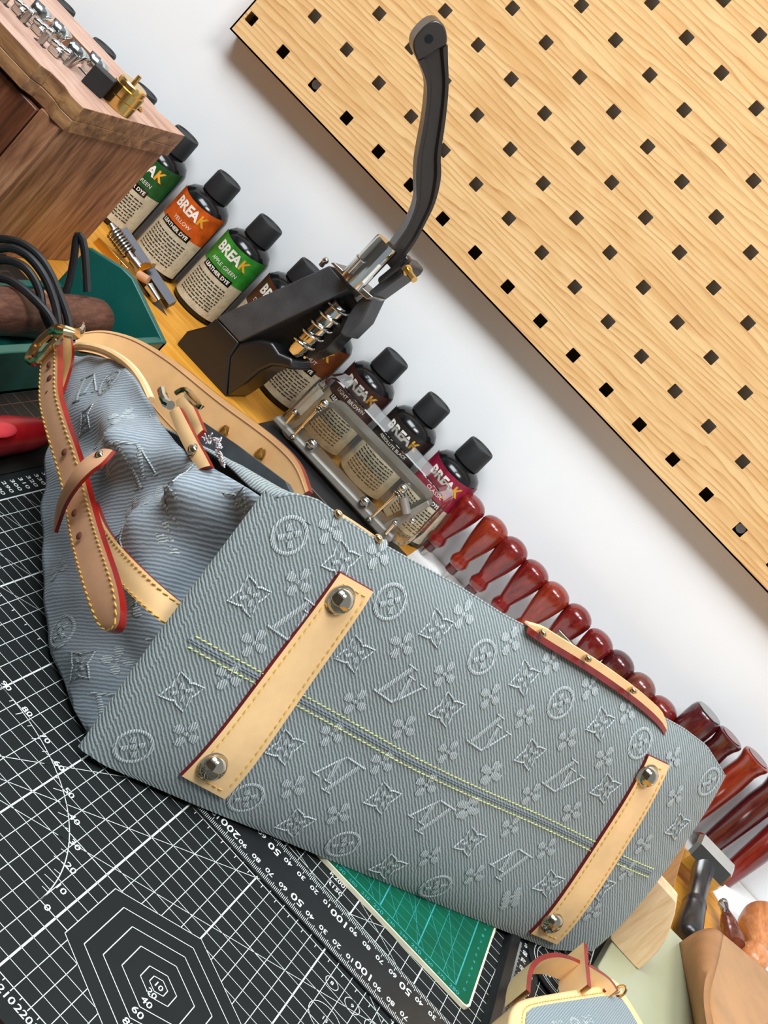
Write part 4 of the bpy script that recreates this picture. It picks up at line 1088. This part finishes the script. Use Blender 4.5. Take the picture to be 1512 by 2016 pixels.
# shaped top: outline with cyma ends
def shaped(y0, y1, s):
    """front or back edge running from the right corner leftwards, with a swelling step"""
    return [(X0, y0), (X0-.010, y0), (X0-.020, y0-.0*s), (X0-.034, y0), ]
fo = [(X0, YFr), (X0-.012, YFr-.002), (X0-.022, YFr+.0035), (X0-.034, YFr+.002), (X0-.040, YFr-.006), (XL, YFr-.006)]
bo = [(XL, YC-.002), (X0-.115, YC-.002), (X0-.125, YC+.006), (X0-.105, YC+.006), (X0-.080, YC-.012), (X0-.064, YC-.004), (X0-.03, YC-.002), (X0-.022, YC-.010), (X0-.012, YC-.001), (X0, YC)]
bo = [(XL, YC), (X0-.060, YC), (X0-.050, YC-.004), (X0-.034, YC-.006), (X0-.026, YC-.012), (X0-.014, YC-.003), (X0, YC)]
out = fo + bo
# tray recess cut through the upper layer
rx0, rx1, ry0, ry1 = Wz(80, 35, ZT)[0], Wz(252, 186, ZT)[0], Wz(165, 134, ZT)[1], Wz(252, 186, ZT)[1]+.004
mb = MB(); mb.prism([(x, y, ZT-topT) for x, y in out], (0, 0, topT*.45)); mb.build('top_board', m_walnut_l, cab, bev=.0006)
z1, z2 = ZT-topT*.55, ZT
rails = [[p for p in fo] + [(XL, ry0), (rx1, ry0), (X0-.001, ry0)], [(XL, ry1), (rx1, ry1), (X0, ry1)] + bo[::-1][:len(bo)][0:0] ]
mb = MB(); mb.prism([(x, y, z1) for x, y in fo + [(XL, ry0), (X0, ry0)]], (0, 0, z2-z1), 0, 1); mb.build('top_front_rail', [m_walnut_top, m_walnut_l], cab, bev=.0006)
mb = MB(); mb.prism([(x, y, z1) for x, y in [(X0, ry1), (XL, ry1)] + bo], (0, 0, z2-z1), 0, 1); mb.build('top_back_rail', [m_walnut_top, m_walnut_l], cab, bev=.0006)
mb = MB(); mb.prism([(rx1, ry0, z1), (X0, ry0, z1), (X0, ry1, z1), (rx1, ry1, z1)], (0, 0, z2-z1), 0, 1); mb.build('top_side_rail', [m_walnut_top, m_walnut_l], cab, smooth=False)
mb = MB(); mb.box(((XL+rx0)/2, (ry0+ry1)/2, (z1+z2)/2), (rx0-XL, ry1-ry0, z2-z1)); mb.build('top_side_rail', m_walnut_top, cab)
mb = MB(); mb.box(((rx0+rx1)/2, (ry0+ry1)/2, z1+.0006), (rx1-rx0, ry1-ry0, .001)); mb.build('tray_floor', m_walnut_top, cab)
m_dark = plain('dark_slot', (40, 22, 18), .7)
def onT(px, py, dz=0): return Wz(px, py, ZT+dz)
# presser feet standing in a row on the cabinet top
def presser_foot(px, py, lab, big=True):
    p = onT(px, py); t = thing('presser_foot', lab, 'presser foot', p, 'silver presser feet on the cabinet'); S_ = .95; V3 = lambda a, b, c: np.array([a, b, c])*S_
    if big:
        MB().lathe([(.0026, 0), (.0026, .010)], p + V3(-.006, -.003, 0), (0,0,1), 12).build('shank', m_steel, t)
        MB().box(p + V3(.004, .004, .0035), (.010, .007, .006)).build('block', m_chrome, t, bev=.0012)
        for k in range(3): MB().lathe([(.0018, -.003), (.0023, -.002), (.0023, .002), (.0018, .003)], p + V3(.001+.004*k, .001+.004*k, .0082), (1,.3,.2), 12).build('screw', m_chrome, t)
    q = p + V3(.010 if big else 0, .016 if big else 0, 0); rows = []
    for i in range(9):
        a = math.radians(-20 + 150*i/8); rows.append([q + V3(.009*math.cos(a)-.004, .009*math.sin(a), 0), q + V3(.0115*math.cos(a)-.004, .0105*math.sin(a), .008), q + V3(.0140*math.cos(a)-.003, .0120*math.sin(a), .015)])
    MB().grid(rows).build('curved_shoe', m_chrome, t, solid=.0008)
    MB().box(q + V3(-.001, 0, .0006), (.010, .003, .0012)).build('foot_plate', m_steel, t, bev=.0003)
    MB().box(p + V3(-.006 if big else -.002, -.003 if big else 0, .0003), (.010, .004, .0006)).build('slot', m_dark, t)
presser_foot(20, 18, 'silver presser foot nearest the end of the cabinet with the drawers', True)
presser_foot(58, 56, 'second silver presser foot counted from the brass knob set', True)
presser_foot(92, 98, 'silver presser foot with raised curved shoe between two others', True)
presser_foot(168, 146, 'single small silver curved foot near the brass fitting', False)
mb = MB(); P = onT(128, 128); mb.lathe([(.0024, 0), (.0024, .011)], P, (.1,.1,1), 12); tag(mb.build('steel_pin', m_steel), 'short upright steel pin on the cabinet top', 'pin')
bp = onT(222, 205); bf = thing('brass_fitting', 'brass knurled fitting with black block on the cabinet top', 'fitting', bp)
mb = MB(); mb.lathe([(.0128, 0), (.0128, .008), (.0121, .0086), (.0128, .0092), (.0128, .0165), (.0116, .0170), (.0116, .0205), (.0108, .0216), (.0001, .0216)], bp + V3(.002, .002, .0003), (0, 0, 1), 32); mb.build('brass_body', m_brass, bf)
mb = MB(); mb.lathe([(.0018, 0), (.0018, .007)], bp + V3(.001, .002, .0216), (0,0,1), 10); mb.build('brass_pin', m_brass, bf)
mb = MB(); mb.box(bp + V3(-.012, -.016, .0082), (.018, .013, .016), [unit(V3(1,.3,0)), unit(V3(-.3,1,0)), V3(0,0,1)]); mb.build('black_block', m_cap, bf, bev=.0006)
sp = onT(268, 212); P = []
for k in range(50): a = k*.35; r = .001 + .0045*k/50; P.append(sp + V3(r*math.cos(a), r*math.sin(a), .0016 + .0012*math.sin(k*.8)))
tag(MB().tube(P, .0011, 6).build('brass_coil', m_brass), 'tiny coiled brass trinket on the cabinet corner', 'trinket')

# ================================================================== TEAL TRAY AND WHAT LIES IN IT
m_teal = plain('teal_plastic', (10, 82, 74), .38, 0, .06, 40)
tx1, tyb, tzt = .170, -.140, .040
tr = thing('tool_tray', 'deep teal plastic tray beside the walnut cabinet', 'tray', (.09, -.30, DZ))
bq = Wy(180, 487, tyb); tx0, tyf, tw = bq[0], -.55, .007
mb = MB(); mb.box(((tx0+tx1)/2, (tyf+tyb)/2, .0018), (tx1-tx0, tyb-tyf, .0034)); mb.build('tray_floor', m_teal, tr)
mb = MB(); mb.box((tx1-tw/2, (tyf+tyb)/2, (tzt+.0001)/2), (tw, tyb-tyf, tzt)); mb.build('tray_wall', m_teal, tr, bev=.001)
bwz = [Wy(268, 548, tyb), Wy(247, 527, tyb), Wy(180, 487, tyb)]
pl = [(tx1, tzt), (bwz[0][0], bwz[0][2]), (bwz[1][0], bwz[1][2]), (tx0, bq[2])]
mb = MB(); mb.prism([(x, tyb, z) for x, z in [(tx0, .0001), (tx1, .0001)] + pl], (0, -tw, 0)); mb.build('tray_wall', m_teal, tr, bev=.001)
mb = MB(); mb.box((tx0+tw/2, (tyf+tyb)/2, .006), (tw, tyb-tyf, .012)); mb.build('tray_wall', m_teal, tr, bev=.001)
mb = MB(); mb.box(((tx0+tx1)/2, tyf+tw/2, tzt/2), (tx1-tx0, tw, tzt)); mb.build('tray_wall', m_teal, tr, bev=.001)
# turned wooden handle lying in the tray
m_bark = wood('turned_brown', (58, 32, 24), (84, 50, 38), (110, 70, 54), 1, 60, 6, .5, (0, 0, .1), 2.0, 0, .4)
lg = thing('wooden_rasp', 'thick brown turned wooden tool lying in the teal tray', 'tool', (.118, -.26, .004))
pa = V3(.127, -.160, .0208); pb = V3(.112, -.36, .0208); dd = unit(pb-pa); LL = np.linalg.norm(pb-pa)
mb = MB(); mb.lathe([(.0001, 0), (.008, .0012), (.0132, .005), (.0158, .012), (.0164, .030), (.0162, .055), (.0152, .062), (.0160, .069), (.0166, .10), (.0166, LL)], pa, dd, 28); mb.build('grip', m_bark, lg, ang=60)
mb = MB(); mb.lathe([(.0166, .088), (.0171, .090), (.0171, .096), (.0166, .098)], pa, dd, 28, cap=False); mb.build('groove_ring', m_walnut, lg)
# black cable looped over the tray
m_cable = plain('black_cable', (24, 24, 26), .32, 0, .1, 40, 0, .55)
cb = thing('power_cable', 'thick black cable coiled over the teal tray', 'cable', (.06, -.22, .05))
c5_ = lambda x, y: (x/4.447, 440+y/4.447)
loops = [([(-60,140),(60,135),(200,175),(340,280),(440,430),(510,600),(590,800),(610,930),(606,1005)], -.285), ([(-60,235),(90,205),(220,260),(330,370),(420,520),(490,720),(520,900),(522,1000)], -.29),
         ([(-60,330),(80,315),(210,370),(300,480),(355,610),(365,720),(400,830),(455,930),(480,1000)], -.295), ([(-60,480),(60,480),(190,560),(320,680),(430,800),(485,920),(496,1000)], -.30),
         ([(560,640),(610,500),(650,300),(668,110),(700,90),(735,180),(748,330),(756,480),(765,600)], -.20)]
for pts, y in loops: MB().tube(smooth_pts([Wy(*c5_(*p), y) for p in pts], 40), .0029, 10).build('cable_loop', m_cable, cb)
# brass and steel strap cutter beside the tray
sc = thing('strap_cutter', 'brass plate tool with steel spring and black bar standing by the orange bottle', 'tool', Wy(280, 560, .05))
mb = MB(); mb.prism([Wy(*p, .035) for p in [(194.5,467),(251.8,527.7),(235,547),(177.6,482.7)]], (0, .0016, 0)); pl_ = mb.build('brass_plate', m_brass, sc, bev=.0003)
mb = MB(); mb.tube([Wy(230+7*math.cos(a), 517+7*math.sin(a), .0340) for a in np.linspace(-1.2, 1.8, 12)], .0007, 6); mb.build('crescent_mark', m_gold, pl_)
def bar(p, q, y, r, nm, mat, n=12, r1=None): return MB().cyl(Wy(*p, y), Wy(*q, y), r, n, 0, r1).build(nm, mat, sc)
bar((240,455), (338,600), .058, .0062, 'black_bar', plain('dark_blue_plastic', (46, 46, 60), .35), 4)
bar((300,600), (322,640), .050, .0072, 'black_foot', m_gloss_black, 6)
bar((217,442), (262,512), .046, .0034, 'spring_rod', m_steel)
a_, b_ = Wy(222, 456, .046), Wy(254, 500, .046); d_ = b_-a_; u_ = unit(np.cross(d_, V3(0,1,0))); v_ = np.cross(unit(d_), u_)
MB().tube([a_ + d_*k/90 + .0062*(math.cos(k*.56)*u_ + math.sin(k*.56)*v_) for k in range(91)], .0011, 6).build('spring', m_steel, sc)
bar((262,512), (276,530), .044, .0052, 'collar', m_steel)
mb = MB(); mb.prism([Wy(*p, .040) for p in [(262,528),(286,516),(300,519),(296,527),(268,538)]], (0, .010, 0)); mb.build('wing_nut', m_brass, sc, bev=.0006)
bar((272,540), (292,552), .040, .0040, 'leather_washer', m_veg_shade_tan); bar((292,562), (312,592), .042, .0042, 'polished_tip', m_chrome, 14, .0030)
bar((276,545), (300,580), .050, .0036, 'stem', m_gloss_black)

# red plastic grip on the left
m_redp = plain('red_plastic', (150, 12, 22), .35, 0, .08, 40, .04)
g0, g1 = Wz(-40, 862, .012), Wz(104, 850, .009)
pg = thing('pliers', 'pliers with red plastic grip lying by the strap end', 'pliers', (g0+g1)/2 + V3(0, 0, -.012))
Pp = [g0 + (g1-g0)*t for t in np.linspace(0, 1, 12)]
mb = MB(); mb.tube(Pp, [.0125, .0125, .0124, .0122, .0120, .0116, .0112, .0106, .0098, .0086, .0068, .004], 14); mb.build('grip', m_redp, pg, ang=70)
mb = MB(); mb.sphere(Wz(0, 846, .0245), .0085, 16, 0, (.7, 2.2, .22)); mb.build('grip_pad', plain('red_rubber', (188, 44, 52), .6), pg)

# ================================================================== RIGHT CORNER
m_slab = plain('celadon_slab', (170, 174, 144), .35, 0, .03, 12)
sl = MB().prism([(x, y, .0004) for x, y in [(.758,-.122),(.797,-.31),(.730,-.36),(.6935,-.283),(.706,-.165),(.727,-.125)]], (0, 0, .0116)).build('polishing_slab', m_slab, bev=.0008)
tag(sl, 'pale celadon slab lying beside the bag corner', 'slab')
SZ = .0121
# wooden slicker, two pieces
Pf = [Wy(*p, -.235) for p in resamp([(1283,1723),(1306,1748),(1331,1776),(1328,1800),(1312,1850),(1290,1880),(1256,1911),(1225,1877),(1197,1845),(1215,1826),(1243,1793),(1262,1747),(1270,1735),(1283,1723)], 40)[:-1]]
sh_z = SZ - min(p[2] for p in Pf); Pf = [p + V3(0, 0, max(0, sh_z)) for p in Pf]
tag(MB().prism(Pf, (0, .016, 0)).build('wooden_slicker', m_beech, bev=.0006), 'pale curved beech slicker standing on the celadon slab', 'wood slicker')
Pb = [Wy(*p, -.200) for p in [(1262,1745),(1283,1722),(1345,1641),(1353,1652),(1336,1712),(1322,1764),(1300,1790),(1262,1800)]]
d_ = SZ - min(p[2] for p in Pb)
tag(MB().prism([p + V3(0, 0, max(0, d_)*0) for p in Pb], (0, .012, 0)).build('wooden_slicker', m_beech_d, bev=.0005), 'darker tapering wooden slicker leaning behind the pale one', 'wood slicker')
# hammer
hc = Wy(1388, 1696, .035); hc[2] = max(hc[2], DZ+.0168)
hb = Wz(1351, 1846, .0065); hd_ = unit(hb-hc)
hm_ = thing('hammer', 'small hammer with faceted chrome head and black turned handle', 'hammer', (hc+hb)/2*V3(1,1,0) + V3(0,0,DZ))
mb = MB(); mb.lathe([(.0132, -.021), (.0165, -.018), (.0165, .018), (.0132, .021)], hc, unit(V3(1, .12, -.02)), 8); mb.build('head', m_chrome, hm_, smooth=False)
HL = np.linalg.norm(hb-hc)
mb = MB(); mb.lathe([(.0085, .004), (.0092, .014), (.0080, HL*.35), (.0084, HL*.55), (.0100, HL*.60), (.0092, HL*.63), (.0100, HL*.66), (.0112, HL*.85), (.0100, HL*.97), (.006, HL)], hc, hd_, 24); mb.build('handle', m_gloss_black, hm_, ang=50)
# brown awl with metal ferrule
ah, at = Wz(1424, 1778, .010), Wz(1446, 1862, .008)
aw = thing('edge_tool', 'little brown turned tool with steel jaw beside the hammer', 'tool', (ah+at)/2*V3(1,1,0) + V3(0,0,DZ)); d_ = unit(at-ah); LA = np.linalg.norm(at-ah)
m_brn = wood('turned_mahogany', (78, 34, 22), (104, 48, 32), (128, 68, 48), 1, 60, 8, .3, (0,0,0), 1.2, .3)
MB().lathe([(.0045, LA*.32), (.0062, LA*.40), (.0072, LA*.52), (.0066, LA*.60), (.0080, LA*.68), (.0096, LA*.86), (.0085, LA), (.0001, LA+.002)], ah, d_, 20).build('handle', m_brn, aw, ang=60)
MB().lathe([(.0030, 0), (.0040, .004), (.0036, LA*.18), (.0052, LA*.33)], ah, d_, 14).build('ferrule', m_chrome, aw)
MB().sphere(ah, .0042, 12).build('jaw', m_steel, aw)
MB().cyl(ah + d_*.010 + V3(-.008, 0, 0), ah + d_*.012 + V3(.009, 0, .001), .0016, 8).build('thumb_screw', m_steel, aw)
# round-headed beech knob
kh, kt = Wz(1500, 1822, .018), Wz(1480, 1905, .010)
kt[1] = kh[1]-.062
kn = thing('wooden_burnisher', 'orange brown turned wooden burnisher with bulbous head', 'burnisher', (kh+kt)/2*V3(1,1,0) + V3(0,0,DZ)); d_ = unit(kt-kh); LK = np.linalg.norm(kt-kh)
m_org = wood('turned_beech', (176, 104, 56), (198, 126, 74), (214, 148, 96), 1, 50, 8, .35, (0,0,0), 1.0, .2)
prof = [(.0001, -.020), (.008, -.0195), (.0150, -.0155), (.0190, -.007), (.0200, .004), (.0180, .016), (.0130, .028), (.0085, .036), (.0072, .041), (.0085, .046), (.0120, .052), (.0130, .060), (.0110, .068), (.0060, .073), (.0001, .074)]
MB().lathe(prof, kh, d_, 28).build('turned_body', m_org, kn, ang=70)
# curled piece of tan leather
m_curl = leather('raw_tan_leather', (184, 136, 88), .07, .5)
m_curl2 = leather('raw_leather_back', (172, 124, 82), .08, .7)
cl = thing('leather_offcut', 'curled tan leather offcut beside the celadon slab', 'leather', Wz(1430, 1990, .012))
def cpts(px, z): return [Wz(*p, zz) for p, zz in zip(px, z)]
A_ = smooth_pts([(1341,1858),(1348,1900),(1358,1950),(1368,2000),(1376,2060)], 24); E_ = smooth_pts([(1421,1842),(1412,1890),(1402,1925),(1394,1970),(1400,2010),(1412,2070)], 24)
M_ = smooth_pts([(1376,1834),(1376,1885),(1378,1940),(1382,1995),(1392,2065)], 24); T_ = smooth_pts([(1408,1829),(1400,1880),(1392,1930),(1389,1990),(1404,2068)], 24)
rows = []
for i in range(24):
    a, mm, t_, ee = Wz(*A_[i], .013), Wz(*M_[i], .036), Wz(*T_[i], .043), Wz(*E_[i], .042)
    rows.append(list(smooth_pts([a, mm, t_, ee], 12)))
MB().grid(rows).build('curled_flap', m_curl2, cl, solid=.0016, ang=70)
rows = []
for i in range(24):
    v = i/23; l = E_[i]; r_ = np.array([1421, 1842])*(1-v)**2 + np.array([1580, 1965])*(1-(1-v)**2); r_ = np.array([1425+150*min(1, v*1.4), 1840+125*min(1, v*1.4)+ 60*max(0, v-.7)])
    rows.append([Wz(*(l*(1-k/9)+r_*(k/9)), .042 - .016*math.sin(PI*(k/9)*.5)*min(1, v*2)) for k in range(10)])
MB().grid(rows).build('flat_flap', m_curl, cl, solid=.0016, ang=70)

# stencil template disc
td = thing('template_disc', 'black plastic template disc printed 22mm inside the pouch strap loop', 'template', (.676, -.315, .0022))
MB().lathe([(.030, 0), (.030, .0008)], (.676, -.3165, .0019), (0,0,1), 40).build('disc', m_mat, td, smooth=False)
mb = MB(); zt_ = .0028
def dseg(p, q, wd=.0003):
    p = V3(*p, 0); q = V3(*q, 0); d = unit(q-p); nn = V3(-d[1], d[0], 0)*wd; c = V3(.676, -.3165, zt_); mb.add([c+p+nn, c+p-nn, c+q-nn, c+q+nn], [(0,1,2,3)])
for r in (.011, .0135, .022, .0245):
    for k in range(40): dseg((r*math.cos(2*PI*k/40), r*math.sin(2*PI*k/40)), (r*math.cos(2*PI*(k+1)/40), r*math.sin(2*PI*(k+1)/40)))
for k in range(12): dseg((.0135*math.cos(k*.524), .0135*math.sin(k*.524)), (.022*math.cos(k*.524), .022*math.sin(k*.524)))
put_text(mb, '22mm', (.676-.002, -.3165+.004, zt_), unit(V3(.9,-.25,0)), unit(V3(.25,.9,0)), .0085, .01); put_text(mb, "30'", (.676-.012, -.3165-.016, zt_), unit(V3(.9,-.25,0)), unit(V3(.25,.9,0)), .0075, .01)
mb.build('printed_marks', m_ink, td, smooth=False)

# small matching pouch
po = thing('coin_pouch', 'small grey monogram denim pouch edged in natural leather', 'pouch', Wz(1130, 2010, .004))
PZ = .026
fo_ = [(1006,2075),(1003,2010),(1010,1982),(1026,1966),(1060,1959),(1130,1947),(1212,1934),(1226,1948),(1260,2000),(1300,2075)]
O = [Wz(*p, PZ) for p in smooth_pts(fo_, 44)]
mb = MB(); mb.prism(O, (0, 0, -.021), 0); mb.build('leather_trim', m_veg, po, bev=.004, seg=4)
fi = [(1036,2075),(1034,2010),(1036,1992),(1048,1983),(1130,1970),(1216,1957),(1236,1985),(1262,2030),(1285,2075)]
I_ = [Wz(*p, PZ+.0002) for p in smooth_pts(fi, 30)]
c0 = np.mean(I_, axis=0)
UVp = [((p[0]-c0[0])*1000, (p[1]-c0[1])*1000) for p in I_]
mb = MB(); mb.add(I_ + [p + V3(0,0,.0006) for p in I_], [tuple(range(30, 60))] + [(i, (i+1) % 30, 30+(i+1) % 30, 30+i) for i in range(30)], 0, UVp*2)
pd = mb.build('denim_face', denim('denim_pouch', math.radians(80), (110, 124, 130), (160, 174, 178), 1.3), po, smooth=False)
pu = unit(Wz(1216, 1957, PZ)-Wz(1048, 1983, PZ)); pv = V3(-pu[1], pu[0], 0); po0 = Wz(1048, 1983, PZ)
mb = MB()
def surfP(s, t, lift): return po0 + pu*s + pv*t + V3(0, 0, .0007+lift*.5)
for k, c in (('S', (.016, -.016)), ('C', (.037, -.017)), ('S', (.054, -.016)), ('L', (.026, -.034)), ('F', (.046, -.034))): lay(mb, k, surfP, c, 0, .72)
mb.build('woven_monogram', m_motif, pd, flip=True)['kind'] = 'stuff'
mb = MB(); off = [Wz(*p, PZ+.0002) for p in smooth_pts([(1028,2070),(1027,2005),(1031,1986),(1045,1976),(1130,1963),(1195,1953)], 40)]
stitch(mb, off, V3(0,0,1), .0036, .0026, .0003); mb.build('yellow_stitching', m_thread, po, flip=True)['kind'] = 'stuff'
def wall_strap(px, ztop, zbot, nm, thick=.0026):
    P = [Wz(*p, ztop) for p in smooth_pts(px, 30)]; rows = []
    for i, p in enumerate(P):
        t = unit(P[min(i+1, 29)]-P[max(i-1, 0)]); w = V3(-t[1], t[0], 0)*thick/2; h = V3(0, 0, ztop-zbot)
        rows.append([p+w-h, p+w, p-w, p-w-h])
    mb = MB(); mb.grid([[r[0], r[1]] for r in rows]); mb.grid([[r[2], r[3]] for r in rows]); ob = mb.build(nm, m_veg, po, flip=True)
    mb = MB(); mb.grid([[r[1] + V3(0,0,.0001), r[2] + V3(0,0,.0001)] for r in rows]); mb.build('painted_edge', m_red, ob, flip=True)
    return ob
wall_strap([(1040,1952),(1042,1920),(1050,1898),(1068,1884),(1095,1879),(1120,1884),(1150,1898)], .030, .0135, 'wrist_strap', .0032)
wall_strap([(1153,1858),(1154,1880),(1157,1910),(1160,1942)], .034, .012, 'wrist_strap', .0034)
wall_strap([(1158,1899),(1176,1910),(1195,1922),(1208,1936),(1216,1950)], .034, .020, 'wrist_strap', .0028)
tb = [Wz(*p, PZ+.0006) for p in [(1183,1936),(1200,1930),(1213,1940),(1217,1955),(1200,1960),(1188,1952)]]
tt = MB().prism(tb, (0, 0, .0022)).build('strap_tab', m_veg, po, bev=.0006)
mb = MB(); mb.prism([p + unit(p-np.mean(tb, axis=0))*.0005 for p in tb], (0, 0, .0014)); mb.build('painted_edge', m_red, tt, smooth=False)
cR = Wz(1220, 1952, PZ+.003); mb = MB(); mb.tube([cR + .0042*(math.cos(a)*V3(.5,-.5,.1) + math.sin(a)*V3(.1,.2,1)) for a in np.linspace(0, 2*PI, 24, endpoint=False)], .0010, 8, True); mb.build('gold_ring', m_gold, po)
